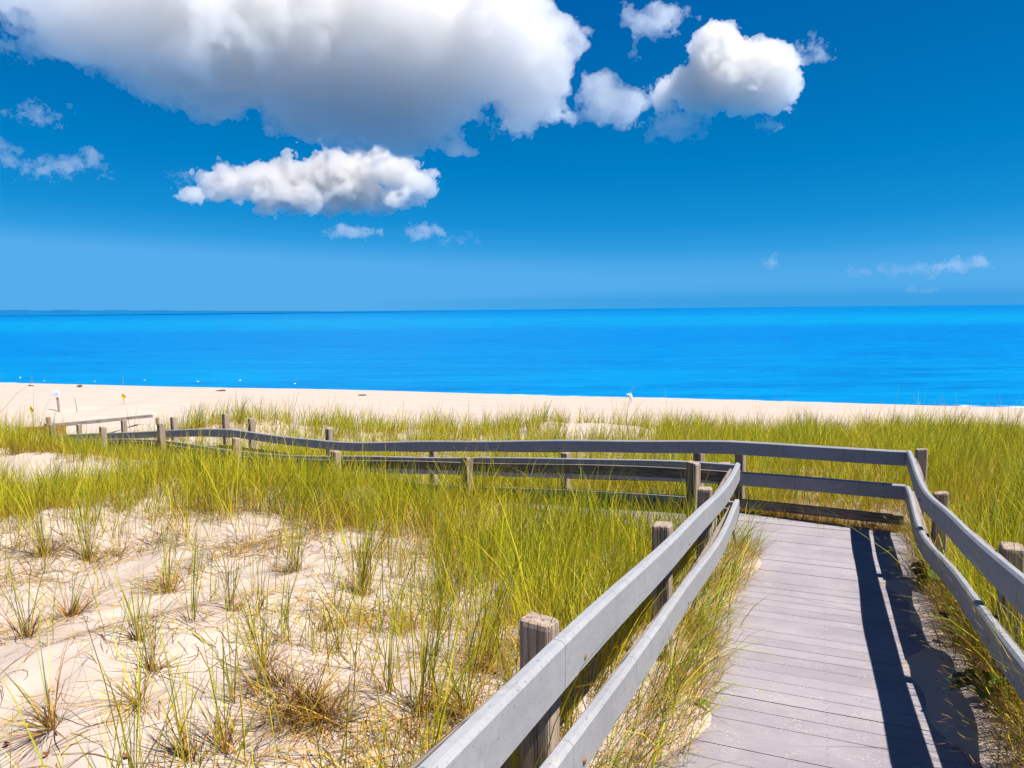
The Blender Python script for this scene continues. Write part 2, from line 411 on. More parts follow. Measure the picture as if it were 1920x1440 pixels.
# ---------------------------------------------------------------- the ground
def spaced(stops):
    out = []
    for a, b, st in stops:
        out += list(np.arange(a, b, st))
    return np.array(out + [stops[-1][1]])
gx = spaced([(-400, -60, 34), (-60, -24, 3), (-24, -9, .3), (-9, -5, .1), (-5, 5, .045), (5, 9, .1), (9, 24, .3), (24, 60, 3), (60, 400, 34)])
gy = spaced([(-60, -8, 6.5), (-8, 0, .6), (0, 1.6, .1), (1.6, 8, .045), (8, 13, .09), (13, 22, .2), (22, 40, .6), (40, 72, .8), (72, 120, 6), (120, 300, 45)])
GX, GY = np.meshgrid(gx, gy)
GZ = ground(GX, GY)
nx, ny = len(gx), len(gy)
idx = np.arange(nx * ny).reshape(ny, nx)
quads = np.stack([idx[:-1, :-1], idx[:-1, 1:], idx[1:, 1:], idx[1:, :-1]], -1).reshape(-1, 4)
tag(link_mesh('ground', mesh_np('ground', np.c_[GX.ravel(), GY.ravel(), GZ.ravel()], quads), M['sand']),
    'pale beach sand of the dunes and the shore', 'ground', kind='structure')

# the sea: one sheet out to the horizon
ang = np.linspace(-math.pi, math.pi, 97)[:-1]
rad_ = np.array([30, 60, 120, 300, 800, 2500, 8000, 26000])
sv = [(0., 30., SEA)] + [(math.sin(a) * r_, 30 + math.cos(a) * r_, SEA) for r_ in rad_ for a in ang]
st_, sq = [], []
for k_ in range(96):
    st_.append((0, 1 + (k_ + 1) % 96, 1 + k_))
    for j_ in range(len(rad_) - 1):
        a0 = 1 + j_ * 96 + k_; a1 = 1 + j_ * 96 + (k_ + 1) % 96
        sq.append((a0, a1, a1 + 96, a0 + 96))
tag(link_mesh('sea', mesh_np('sea', np.array(sv), sq, st_), M['sea']), 'calm bright blue sea reaching the horizon', 'sea', kind='structure')

# low land across the water, along the horizon
fs = MB(); prev = None
nst = 60; vs_, fs_ = [], []
for i in range(nst + 1):
    f = i / nst
    a = R(-37) + f * R(24.5)
    d = 7000
    h_ = 34 * (1 - smooth(.12, 1., f)) * (.9 + .1 * math.sin(i * .9) + .05 * math.sin(i * 2.7)) + 7 * (1 - smooth(.9, 1, f))
    if i == 0: h_ = 30
    for (dd, hh) in ((0, -6), (60, h_ * .8), (500, h_), (1400, -6)):
        vs_.append((math.sin(a) * (d + dd), math.cos(a) * (d + dd), SEA + hh))
    if i:
        b = (i - 1) * 4
        fs_ += [(b + j, b + 4 + j, b + 5 + j, b + 1 + j) for j in range(3)]
M['farland'] = mat_plain('far_shore_haze_blue', (.004, .080, .20), .9, .05, .2, .01)  # blue of distant haze painted into the land's base colour
fs.add(vs_, fs_)
tag(fs.build('far_shore', M['farland'], smooth=True), 'low blue far shore on the horizon beyond the sea', 'land', kind='structure')

# ---------------------------------------------------------------- the two boardwalks
def clip_poly(poly, p, n):
    """keep the part of the polygon where (x-p).n >= 0"""
    out = []
    for i in range(len(poly)):
        a, b = np.array(poly[i]), np.array(poly[(i + 1) % len(poly)])
        da, db = (a - p) @ n, (b - p) @ n
        if da >= 0: out.append(a)
        if (da >= 0) != (db >= 0): out.append(a + (b - a) * (da / (da - db)))
    return out

def boards(name, start, d, n, n0, n1, count, width, gap, zf, clips, label, mat):
    mb = MB(); rr = random.Random(3)
    for i in range(count):
        a = i * width + gap / 2; b = (i + 1) * width - gap / 2
        e0, e1 = rr.uniform(-.012, .012), rr.uniform(-.012, .012)
        poly = [start + d * a + n * (n0 + e0), start + d * b + n * (n0 + e0), start + d * b + n * (n1 + e1), start + d * a + n * (n1 + e1)]
        for p, nn in clips:
            poly = clip_poly(poly, p, nn)
            if len(poly) < 3: break
        if len(poly) < 3: continue
        dz = rr.uniform(-.0015, .0015)
        m_ = sum((p_ for p_ in poly)) / len(poly)
        # each board lies flat: its slope is that of the walk at the board
        e = .02; 
        g = (zf(m_ + d * e) - zf(m_ - d * e)) / (2 * e)
        z0 = zf(m_)
        top = lambda x, y, z0=z0, g=g, m_=m_, dz=dz: z0 + dz + g * float((np.array([x, y]) - m_) @ d)
        mb.prism([tuple(p_) for p_ in poly], lambda x, y: top(x, y) - .028, top)
    # stringers under the boards
    for k in (n0 + .08, (n0 + n1) / 2, n1 - .08):
        L_ = count * width; N_ = 40
        pts = [start + d * (L_ * i / N_) + n * k for i in range(N_ + 1)]
        for i in range(N_):
            q = [pts[i] - n * .02, pts[i + 1] - n * .02, pts[i + 1] + n * .02, pts[i] + n * .02]
            ok = all((p_ - c_) @ nn > .05 for p_ in q for c_, nn in clips)
            if ok: mb.prism([tuple(p_) for p_ in q], lambda x, y: float(zf(np.array([x, y]))) - .17, lambda x, y: float(zf(np.array([x, y]))) - .034)
    return tag(mb.build(name, mat), label, 'boardwalk', kind='structure')

zf1 = lambda p: float(z1(p[0] * AX[0] + p[1] * AX[1]))
zf2 = lambda p: float(z2((p[0] - LC[0]) * WD[0] + (p[1] - LC[1]) * WD[1]))
rcv = (FB - RC) / np.linalg.norm(FB - RC); rcn = np.array([rcv[1], -rcv[0]])          # the far edge; rcn points back to the walk or away
if (LC - RC) @ rcn < 0: rcn = -rcn
lfv = (FB - LC) / np.linalg.norm(FB - LC); lfn = np.array([lfv[1], -lfv[0]])
if (RC - LC) @ lfn < 0: lfn = -lfn
boards('boardwalk', AX * -2.0, AX, AR, TL - .35, TR + .02, 76, .14, .006, zf1,
       [(RC - rcn * .02, rcn), (LC + lfn * .003, lfn)] if False else [(RC - rcn * .02, rcn)], 'grey plank boardwalk ramping down between its two railings', M['deck']) if False else None

def deck_one():
    """straight ramp: clipped to its own width up to the corner, then to the landing triangle"""
    mb = MB(); rr = random.Random(3); width, gap = .14, .0045
    for i in range(76):
        a = -2 + i * width + gap / 2; b = a + width - gap
        e0, e1 = rr.uniform(-.01, .01), rr.uniform(-.01, .01)
        poly = [AX * a + AR * (-1.2), AX * b + AR * (-1.2), AX * b + AR * (TR + .03 + e1), AX * a + AR * (TR + .03 + e1)]
        poly = clip_poly(poly, RC - rcn * .03, rcn)
        if len(poly) < 3: continue
        corner = LC - AX * .0
        # left limit: the railing line before the corner, the landing edge after it
        if a < st_of(*LC)[0] - .07: poly = clip_poly(poly, AR * (TL - .03 + e0), AR)
        else: poly = clip_poly(clip_poly(poly, LC + lfn * .003, lfn), AR * (TL - .9), AR)
        if len(poly) < 3: continue
        m_ = sum(poly) / len(poly); e = .02
        g = (zf1(m_ + AX * e) - zf1(m_ - AX * e)) / (2 * e); z0 = zf1(m_); dz = rr.uniform(-.0015, .0015)
        top = lambda x, y, z0=z0, g=g, m_=m_, dz=dz: z0 + dz + g * float((np.array([x, y]) - m_) @ AX)
        mb.prism([tuple(p_) for p_ in poly], lambda x, y: top(x, y) - .028, top)
    for k in (TL + .1, (TL + TR) / 2, TR - .08):
        for i in range(36):
            a = -2 + i * .25; b = a + .25
            q = [AX * a + AR * (k - .02), AX * b + AR * (k - .02), AX * b + AR * (k + .02), AX * a + AR * (k + .02)]
            if all((p_ - RC) @ rcn > .02 for p_ in q):
                mb.prism([tuple(p_) for p_ in q], lambda x, y: zf1((x, y)) - .17, lambda x, y: zf1((x, y)) - .034)
    return tag(mb.build('boardwalk', M['deck']), 'pale grey plank boardwalk ramping down between two railings', 'boardwalk', kind='structure')
deck_one()
boards('boardwalk', LC.copy() + WD * 0.0, WD, WN, -.02, WW + .03, 138, .14, .0045, zf2, [(LC - lfn * .003, -lfn)], 'second boardwalk running off behind the grass towards the beach', M['deck'])

# ---------------------------------------------------------------- railings
_wob = [(rng.uniform(.8, 3.5), rng.uniform(0, 6), rng.uniform(.001, .003)) for _ in range(6)]
def wob(u, k=0):
    return sum(a * math.sin(f * u + p + k * 1.7) for f, p, a in _wob)

def sweep(name, pts, normals, zs, profile, mat, parent, seed=0, label=None):
    """pts: plan line of the inner face, normals: plan vectors pointing away from the walk, profile: [(outward, up)...] closed"""
    N = len(pts); k = len(profile); V = []; UV = []
    per = [0]
    for i in range(k):
        a, b = profile[i], profile[(i + 1) % k]; per.append(per[-1] + math.hypot(a[0] - b[0], a[1] - b[1]))
    u = 0
    for i in range(N):
        if i: u += float(np.linalg.norm(pts[i] - pts[i - 1]))
        w_o, w_z = wob(u, seed), wob(u + 4, seed + 2)
        if i in (0, N - 1): w_o = 0
        for j in range(k + 1):
            o, h = profile[j % k]
            p = pts[i] + normals[i] * (o + w_o)
            V.append((p[0], p[1], zs[i] + h + w_z)); UV.append((u + seed * 7.3, per[j]))
    Q = []; T = []
    for i in range(N - 1):
        for j in range(k):
            a = i * (k + 1) + j; Q.append((a, a + 1, a + k + 2, a + k + 1))
    for j in range(1, k - 1):
        T.append((0, j + 1, j)); b = (N - 1) * (k + 1); T.append((b, b + j, b + j + 1))
    me = mesh_np(name, np.array(V), Q, T, uv=np.array(UV), smooth=False)
    bm = bmesh.new(); bm.from_mesh(me); bmesh.ops.recalc_face_normals(bm, faces=bm.faces); bm.to_mesh(me); bm.free()
    o = link_mesh(name, me, mat, parent)
    if label: o['label'] = label
    return o

def plank_profile(z0, z1_, t=.040):
    c = .012
    return [(0, z0 + .006), (.006, z0), (t - .006, z0), (t, z0 + .006), (t, z1_ - .006), (t - .006, z1_), (c, z1_), (0, z1_ - c)]
def back_profile(z0, z1_, t0=.042, t=.038):
    return [(t0, z0), (t0 + t, z0), (t0 + t, z1_), (t0, z1_)]

def line(a, b, step=.1):
    n = max(2, int(np.linalg.norm(b - a) / step) + 1)
    return [a + (b - a) * (i / (n - 1)) for i in range(n)]

def post(parent, p, ztop, zbot, d, w=.094, lean=(0, 0), seed=0):
    """square timber post: rounded corners, worn top; d is the plan direction of one face"""
    rr = random.Random(seed); n = np.array([d[1], -d[0]])
    mb = MB(); h = w / 2; r = .014
    ring = []
    for sx, sy in ((1, 1), (-1, 1), (-1, -1), (1, -1)):
        for k in range(4):
            a = math.pi / 2 * (k / 3) + {(1, 1): 0, (-1, 1): math.pi / 2, (-1, -1): math.pi, (1, -1): 1.5 * math.pi}[(sx, sy)]
            ring.append((sx * (h - r) + math.cos(a) * r, sy * (h - r) + math.sin(a) * r))
    levels = [(zbot, 1.0), ((zbot + ztop) / 2, 1.0), (ztop - .02, 1.0), (ztop - .006, .97), (ztop, .86)]
    vs, fs = [], []
    tl = (rr.uniform(-.008, .008), rr.uniform(-.008, .008))
    for z, sc_ in levels:
        f = (z - zbot) / (ztop - zbot)
        for (x, y) in ring:
            q = p + d * (x * sc_ + lean[0] * f) + n * (y * sc_ + lean[1] * f)
            vs.append((q[0], q[1], z + ((x * tl[0] + y * tl[1]) / h if z > ztop - .03 else 0)))
    m = len(ring)
    for i in range(len(levels) - 1):
        fs += [(i * m + k, i * m + (k + 1) % m, (i + 1) * m + (k + 1) % m, (i + 1) * m + k) for k in range(m)]
    fs += [tuple(range(m))[::-1], tuple(range((len(levels) - 1) * m, len(levels) * m))]
    # local frame at the post so that every post has its own grain
    loc = np.array([p[0], p[1], zbot])
    mb.add([np.array(v) - loc for v in vs], fs)
    o = mb.build('post', M['post'], None, smooth=False)
    o.parent = parent; o.location = Vector(loc) - Vector(parent.location)
    return o

def hole(parent_post, p, z, d, r=.012):
    """bolt hole: a dark plug in the face of the post that looks along d"""
    mb = MB(); loc = Vector(parent_post.location) + Vector(parent_post.parent.location)
    a = Vector((p[0], p[1], z)) - loc; dv = Vector((d[0], d[1], 0))
    mb.tube([a - dv * .01, a + dv * .0025], r, 10)
    o = mb.build('bolt_hole', M['bolt_dark']); o.parent = parent_post; o.location = (0, 0, 0)
    return o

def bolts(rail_obj, spots, parent_loc):
    """round bolt heads on the inner face of a rail: sub-parts"""
    for (p, nrm, z) in spots:
        mb = MB(); a = Vector((p[0], p[1], z)); dv = Vector((-nrm[0], -nrm[1], 0))
        mb.tube([a - dv * .004, a + dv * .002, a + dv * .004], [.010, .010, .007], 12)
        o = mb.build('bolt', M['bolt']); o.parent = rail_obj; o.location = (0, 0, 0)

def railing(label, pts, nrm, zs, posts, group, rails=((.64, .78), (.32, .46)), low=None, seed=0, brown=None, base=None, boltevery=True):
    root = empty('railing', (pts[0][0], pts[0][1], zs[0]) if base is None else base)
    tag(root, label, 'railing', group)
    made = []
    for i, (a, b) in enumerate(rails):
        nm = 'top_rail' if i == 0 else 'lower_rail'
        rl = sweep(nm, pts, nrm, zs, plank_profile(a, b), M['plank'], root, seed + i)
        sweep('backing_board', pts, nrm, zs, back_profile(a - .004, a + .088), M['wood'], root, seed + 20 + i)
        made.append((rl, (a + b) / 2))
    for k, (p, zt, zb, d, n_out, hz) in enumerate(posts):
        po = post(root, p, zt, zb, d, seed=seed * 31 + k, w=.098)
        if hz is not None:
            if hz > 0: hole(po, p + n_out * .049, zt - hz, n_out)
        inner = p - n_out * .14
        if boltevery:
            for rl, zm in made:
                # the deck height under the post
                j = int(np.argmin([np.linalg.norm(q - inner) for q in pts]))
                bolts(rl, [(inner - n_out * wob(0, 9) * 0, n_out, zs[j] + zm - .03)], root.location)
    return root

G1 = 'low railings of grey boards along the boardwalks'
sl = np.arange(-2.0, 6.526, .1); sl = np.r_[sl[sl < 6.45], 6.525]
def gz(x, y): return float(ground(np.array([x]), np.array([y]))[0])
def post1(s, t, above, n_out, hz=-1):
    p = AX * s + AR * t
    return (p, float(z1(s)) + above, min(float(z1(s)), gz(*p)) - .35, AX, n_out, hz)
railing('near railing with bright sunlit grey boards on the sandy side of the ramp', [AX * s + AR * TL for s in sl], [-AR] * len(sl), [float(z1(s)) for s in sl],
        [post1(s, TL - .142, a, -AR) for s, a in ((-.1, .76), (2.0, .775), (3.87, .77), (5.45, .765), (6.62, .75))], G1, seed=1)
sr = np.arange(-2.0, 7.6, .1); sr = np.r_[sr, 7.6]
droop = lambda s: -.05 * math.exp(-((s - 6.2) / .75) ** 2) - .02 * float(smooth(5.5, 4.6, s)) * 0
tr = lambda s: TR - .03 * math.exp(-((s - 6.3) / .9) ** 2)
railing('shaded blue-grey railing along the grassy side of the ramp', [AX * s + AR * tr(s) for s in sr], [AR] * len(sr), [float(z1(s)) + droop(s) for s in sr],
        [post1(s, tr(s) + .142, a, AR) for s, a in ((.1, .76), (2.15, .77), (4.22, .775), (6.3, .70), (7.78, .775))], G1, seed=3)
# far railing: across the landing, then down the second boardwalk
n_far = -rcn
ptsC = line(RC, FB)[:-1]; nC = [n_far] * len(ptsC)
m0 = float((FB - LC) @ WD); far0 = LC + WD * m0 + WN * WW
ms = np.arange(m0, 18.6, .12)
walkC = [LC + WD * m + WN * WW for m in ms]
nb = (n_far + WN); nb /= np.linalg.norm(nb)
ptsC += walkC; nC += [nb] + [WN] * (len(walkC) - 1)
nC0 = len(ptsC) - len(walkC); zC = [float(z2(m0)) * i / nC0 for i in range(nC0)] + [float(z2(m)) for m in ms]
def post2(m, n, above, n_out, hz):
    p = LC + WD * m + WN * n
    return (p, float(z2(m)) + above, min(float(z2(m)), gz(*p)) - .4, WD, n_out, hz)
postsC = [post2(m, WW + .142, a, WN, h) for m, a, h in ((.98, .63, -1), (2.71, .62, -1), (4.95, .74, -1), (7.25, .96, .05), (9.42, 1.0, .05), (10.25, 1.05, .05), (12.15, 1.03, .05), (14.3, 1.04, .05), (16.6, 1.0, -1))]
pc = FB + n_far * .16 + rcv * -.06; postsC.append((pc, .70, -.5, rcv, n_far, -1))
pm = (RC * .45 + FB * .55) + n_far * .142
rC = railing('dark shaded far railing that closes the landing and follows the second boardwalk down', ptsC, nC, zC, postsC, G1, seed=5)
sel = [i for i in range(len(ptsC)) if i < len(ptsC) - len(walkC) + 36]
sweep('kick_rail', [ptsC[i] for i in sel], [nC[i] for i in sel], [zC[i] for i in sel], [(.0, .085), (.04, .085), (.04, .175), (.0, .175)], M['wood'], rC, 9)
selb = [i for i, m in enumerate(ms) if 6.6 < m < 10.4]; off = len(ptsC) - len(walkC)
sweep('side_board', [ptsC[off + i] - nC[off + i] * .03 for i in selb], [nC[off + i] for i in selb], [zC[off + i] for i in selb], [(.0, .24), (.025, .24), (.025, .50), (.0, .50)], M['brown'], rC, 4, 'reddish brown side board')
# near railing of the second boardwalk
md = np.arange(0, 18.6, .12)
railing('weathered railing seen from its outer side where the second boardwalk turns off', [LC + WD * m for m in md], [-WN] * len(md), [float(z2(m)) for m in md],
        [post2(m, -.142, a, -WN, h) for m, a, h in ((.36, .80, -1), (2.98, .80, -1), (5.2, .86, -1), (7.45, 1.0, .05), (9.64, 1.08, .05), (11.77, 1.02, .05), (14.03, 1.12, .05), (16.3, 1.0, .05))], G1, seed=7)
# last leg towards the water
e0, e1 = np.array([-13.42, 21.2]), np.array([-12.80, 26.2])
ed = (e1 - e0) / np.linalg.norm(e1 - e0); en = np.array([ed[1], -ed[0]])
pe = line(e0, e1, .2); ze = [-1.04 - .78 - .085 * .2 * i * 1.0 for i in range(len(pe))]
rE = railing('short thin railing far off on the open sand by the last leg of the walk', pe, [en] * len(pe), ze,
        [(e0 + en * .14, -.84, -2.2, ed, en, -1), (e0 + ed * 5.2 + en * .14, -1.62, -2.6, ed, en, -1)], G1, seed=11, boltevery=False, rails=((.66, .77),))
sb0, sb1 = np.array([-13.45, 20.2]), np.array([-12.42, 20.55])
sbd = (sb1 - sb0) / np.linalg.norm(sb1 - sb0)
sweep('side_board', line(sb0, sb1, .1), [np.array([-sbd[1], sbd[0]])] * len(line(sb0, sb1, .1)), [-1.25] * len(line(sb0, sb1, .1)), [(0, 0), (.03, 0), (.03, .26), (0, .26)], M['brown'], rE, 2, 'rusty brown board at the end of the railing')

# ---------------------------------------------------------------- beach grass
PAL = {  # base colours of living and dead blades
    'green': (.135, .205, .010), 'lime': (.275, .275, .004), 'olive': (.185, .19, .014), 'yellow': (.41, .335, .016),
    'straw': (.50, .325, .06), 'orange': (.38, .185, .018), 'brown': (.19, .095, .032), 'pale': (.58, .42, .14), 'grey': (.30, .23, .17)}

PAL = {k_: tuple(v * g_ for v in c_) for (k_, c_), g_ in zip(PAL.items(), (.92, 1.30, 1.0, 1.32, .86, 1.08, .80, .85, .62))}

def blades(name, root, az, th0, th1, L, w, c0, c1, nseg=4, seed=0, twist=None, droop=1.6):
    """curved tapering ribbons as one mesh; c0/c1 root and tip colours"""
    N = len(root); r = np.random.default_rng(seed)
    t = np.linspace(0, 1, nseg + 1) ** .9
    h = np.c_[np.cos(az), np.sin(az)]
    if twist is None: twist = r.uniform(0, 2 * math.pi, N)
    # the ribbon's width points somewhere in the plane across the blade
    P = np.zeros((N, nseg + 1, 3)); P[:, 0] = root
    for i in range(1, nseg + 1):
        tm = (t[i] + t[i - 1]) / 2; th = th0 + th1 * tm ** droop; dl = L * (t[i] - t[i - 1])
        P[:, i, :2] = P[:, i - 1, :2] + h * (np.sin(th) * dl)[:, None]
        P[:, i, 2] = P[:, i - 1, 2] + np.cos(th) * dl
    wd = np.stack([np.cos(twist), np.sin(twist), np.zeros(N)], -1)
    prof = np.array([.75, 1., .85, .55, .0]) if nseg == 4 else np.interp(t, [0, .25, .7, 1], [.8, 1, .7, 0])
    V = np.zeros((N, 2 * nseg + 1, 3)); C = np.zeros((N, 2 * nseg + 1, 3))
    for i in range(nseg):
        o = wd * (w * prof[i] * .5)[:, None]
        V[:, 2 * i] = P[:, i] - o; V[:, 2 * i + 1] = P[:, i] + o
        k = min(1, t[i] * 2.2); cc = c0 * (1 - k) + c1 * k
        C[:, 2 * i] = cc; C[:, 2 * i + 1] = cc
    V[:, -1] = P[:, -1]; C[:, -1] = c1
    base = (np.arange(N) * (2 * nseg + 1))[:, None]
    Q = np.concatenate([base + np.array([2 * i, 2 * i + 1, 2 * i + 3, 2 * i + 2]) for i in range(nseg - 1)], 0)
    T = base + np.array([2 * nseg - 2, 2 * nseg - 1, 2 * nseg])
    return mesh_np(name, V.reshape(-1, 3), Q, T, colors=C.reshape(-1, 3))

def pick(r, N, mixd):
    names = list(mixd); p = np.array([mixd[n] for n in names], float); p /= p.sum()
    c = np.array([PAL[n] for n in names])[r.choice(len(names), N, p=p)]
    return c * r.uniform(.75, 1.25, (N, 1)) * r.uniform(.92, 1.08, (N, 3))

def poly_dist(poly, X, Y):
    """signed distance to a polygon, negative inside"""
    P = np.array(poly); n = len(P); d = np.full(X.shape, 1e9); ins = np.zeros(X.shape, bool)
    for i in range(n):
        a, b = P[i], P[(i + 1) % n]; e = b - a; wx, wy = X - a[0], Y - a[1]
        k = np.clip((wx * e[0] + wy * e[1]) / (e @ e), 0, 1)
        d = np.minimum(d, np.hypot(wx - e[0] * k, wy - e[1] * k))
        c = ((a[1] <= Y) & (Y < b[1])) | ((b[1] <= Y) & (Y < a[1]))
        with np.errstate(divide='ignore', invalid='ignore'):
            xi = a[0] + (Y - a[1]) / (b[1] - a[1] if b[1] != a[1] else 1e-9) * e[0]
        ins ^= c & (X < xi)
    return np.where(ins, -d, d)

_pn = [(2 * math.pi / l, *np.random.default_rng(77 + i).uniform(0, 6.28, 2)) for i, l in enumerate((3.1, 2.3, 1.6, 1.2, .8, .6, .45))]
def patch(x, y):
    v = 0
    for k, a, b in _pn: v = v + np.sin(k * (x * math.cos(a) + y * math.sin(a)) + b) * (1 / k) ** .4
    return v / 2.6

BARE = [(-9, 2), (-4.9, 5.9), (-4.45, 6.3), (-4.04, 6.5), (-3.25, 6.6), (-2.49, 6.8), (-1.78, 6.4), (-1.13, 6.0), (-.62, 5.5), (-.42, 4.3), (-.38, 3.2), (-.45, 2.5), (-1.1, 1.2), (-8, 1.2)]
SAND2 = [(-10.3, 11.9), (-8.28, 11.7), (-7.1, 11.0), (-6.5, 10.7), (-5.6, 10.4), (-4.9, 9.4), (-5.6, 8.9), (-6.8, 8.8), (-8.0, 9.6), (-10.4, 10.9)]
SAND3 = [(1.2, 17.2), (1.6, 19.4), (3.0, 20.6), (3.8, 19.6), (3.1, 17.0), (2.3, 15.6)]
TOEX = [-40, -16, -11, -9, -8, -6, -4.5, -3, 0, 5, 12, 25, 40]; TOEY = [16.5, 16.8, 17.0, 18.2, 19.5, 19.6, 20.0, 21.2, 21.5, 22.4, 23, 22.5, 20]

def grass_density(x, y):
    s, t = st_of(x, y); m, n = mn_of(x, y); pn = patch(x, y)
    d = np.ones_like(x)
    b1 = poly_dist(BARE, x, y) + pn * .28
    d *= np.where(b1 < 0, .17 * smooth(-1.3, 0, b1) * np.where((y > 3.6) | (x > -1.3), 1, 0), smooth(0, .7, b1) * .8 + .2)
    d *= smooth(-.1, .35, poly_dist(SAND2, x, y) + pn * .3)
    d *= smooth(-.1, .6, poly_dist(SAND3, x, y) + pn * .5)
    # nothing on the boardwalks
    on1 = (s < 7.95) & (t > TL - np.where(s < 6, .22, .06)) & (t < TR + .12)
    on2 = (m > -1.6) & (m < 20) & (n > -.06) & (n < WW + .12)
    d = np.where(on1 | on2, 0, d)
    d = np.where((n > -1.9) & (n < WW + 1) & (m < .2) & (m > -1.7) & (s > 6.4) & (t > TL) & (t < TR + .1), 0, d)
    toe = np.interp(x, TOEX, TOEY) + pn * .9
    d *= smooth(.5, -1.2, y - toe)
    far = (n > WW) & (y > 8)
    gaps = smooth(-.95, -.35, pn)
    d = np.where(far, d * (.45 + .55 * gaps) * np.where(x > 4, 1.25, .85), d)
    # open sand between the second boardwalk and the last leg
    opn = (n > WW) & (x < -8.2) & ~((np.hypot(x + 7.2, y - 17.2) < 2.0))
    d = np.where(opn, d * .10, d)
    return np.clip(d, 0, 1.3)

def scatter(y0, y1, rho, r):
    ax_ = 1.02 * y1 * .72 + 2.2
    N = int(rho * (y1 - y0) * 2 * ax_)
    x = r.uniform(-ax_, ax_, N); y = r.uniform(y0, y1, N)
    k = np.abs(x) < .72 * y + 2.2
    x, y = x[k], y[k]
    k = r.uniform(0, 1, len(x)) < grass_density(x, y)
    return x[k], y[k]

def field(name, bands, label, seed):
    """dense dune grass: tufts of living blades over a thatch of dead ones"""
    r = np.random.default_rng(seed); RT, AZ, T0, T1, LL, WD_, C0, C1 = [], [], [], [], [], [], [], []
    for (y0, y1, rho, per, wmul) in bands:
        x, y = scatter(y0, y1, rho, r)
        n = len(x)
        if not n: continue
        size = r.lognormal(0, .24, n) * (1 + .22 * patch(x * 1.1 + 2, y * .8 + 9).clip(-1, 1))
        s, t = st_of(x, y); m, nn = mn_of(x, y)
        right = smooth(.6, 2.0, t) * (s < 9)
        pn = patch(x * .7 + 5, y * .7)
        cnt = r.poisson(per, n)
        ii = np.repeat(np.arange(n), cnt); k = len(ii)
        a = r.uniform(0, 2 * math.pi, k); rad = np.abs(r.normal(0, .045, k))
        X = x[ii] + np.cos(a) * rad; Y = y[ii] + np.sin(a) * rad
        p2 = patch(x * .45 - 3, y * .9 + 7)
        dry = smooth(.25, .95, p2)
        dead = r.uniform(0, 1, k) < np.clip(.40 + .20 * pn[ii] + .14 * right[ii] + .38 * dry[ii], .15, .88)
        L = np.where(dead, r.uniform(.22, .52, k), r.uniform(.42, .86, k)) * size[ii] * .92
        L *= 1 + .85 * smooth(-8.6, -9.6, x[ii]) * smooth(12.4, 13.6, y[ii]); L *= np.where((nn[ii] < 0) & (nn[ii] > -1.3) & (m[ii] > .3), np.where(m[ii] < 3.2, .86, .62), 1); L *= np.where((nn[ii] > WW) & (s[ii] > 7.5), .84, np.where(t[ii] < 0, .82, .95)) * (1 - .38 * smooth(-2.5, -4.5, x[ii]) * smooth(9.8, 8.2, y[ii]) * smooth(6.2, 7.2, y[ii]))
        th0 = np.abs(r.normal(0, .22, k)) + np.where(dead, r.uniform(0, .7, k), 0)
        th1 = np.where(dead, r.uniform(.3, 1.7, k), np.abs(r.normal(.42, .45, k)))
        az = a + r.normal(0, .8, k)
        # a light breeze lays the blades a little to the right
        az = np.where(r.uniform(0, 1, k) < .3, r.normal(.1, .6, k), az)
        wdt = np.where(dead, r.uniform(.0022, .0042, k), r.uniform(.003, .0062, k)) * wmul
        gcol = pick(r, k, dict(green=.22, lime=.42, olive=.12, yellow=.24))
        fresh = smooth(.1, .9, patch(x * .8 + 11, y * .6 - 4))[ii][:, None]
        gcol = gcol * (1 - .5 * fresh) + np.array(PAL['green']) * .5 * fresh * r.uniform(.9, 1.5, (k, 1))
        dcol = pick(r, k, dict(straw=.36, orange=.28, pale=.10, brown=.26))
        hue = np.clip(pn[ii] * .5 + .25 + .6 * dry[ii], 0, 1)[:, None]
        gcol = gcol * (1 - .45 * hue) + (np.array(PAL['yellow']) * .7 + np.array(PAL['orange']) * .3) * .45 * hue
        c1 = np.where(dead[:, None], dcol, gcol)
        c0 = np.where(dead[:, None], dcol * .9, .45 * gcol + .55 * pick(r, k, dict(straw=.6, orange=.4)))
        RT.append(np.c_[X, Y, ground(X, Y) - .02]); AZ.append(az); T0.append(th0); T1.append(th1); LL.append(L); WD_.append(wdt); C0.append(c0); C1.append(c1)
    me = blades(name, np.concatenate(RT), *[np.concatenate(q) for q in (AZ, T0, T1, LL, WD_)], np.concatenate(C0), np.concatenate(C1), seed=seed)
    return tag(link_mesh(name, me, M['grass']), label, 'grass', kind='stuff')

field('beach_grass', [(1.2, 4, 150, 12, 1), (4, 6.5, 150, 12, 1), (6.5, 9, 165, 12, 1.05)], 'dense yellow green beach grass close to the railings', 21)
field('beach_grass', [(9, 12, 100, 10, 1.25), (12, 16, 52, 10, 1.5), (16, 24, 30, 10, 2.0)], 'beach grass covering the dunes down to the open sand', 22)

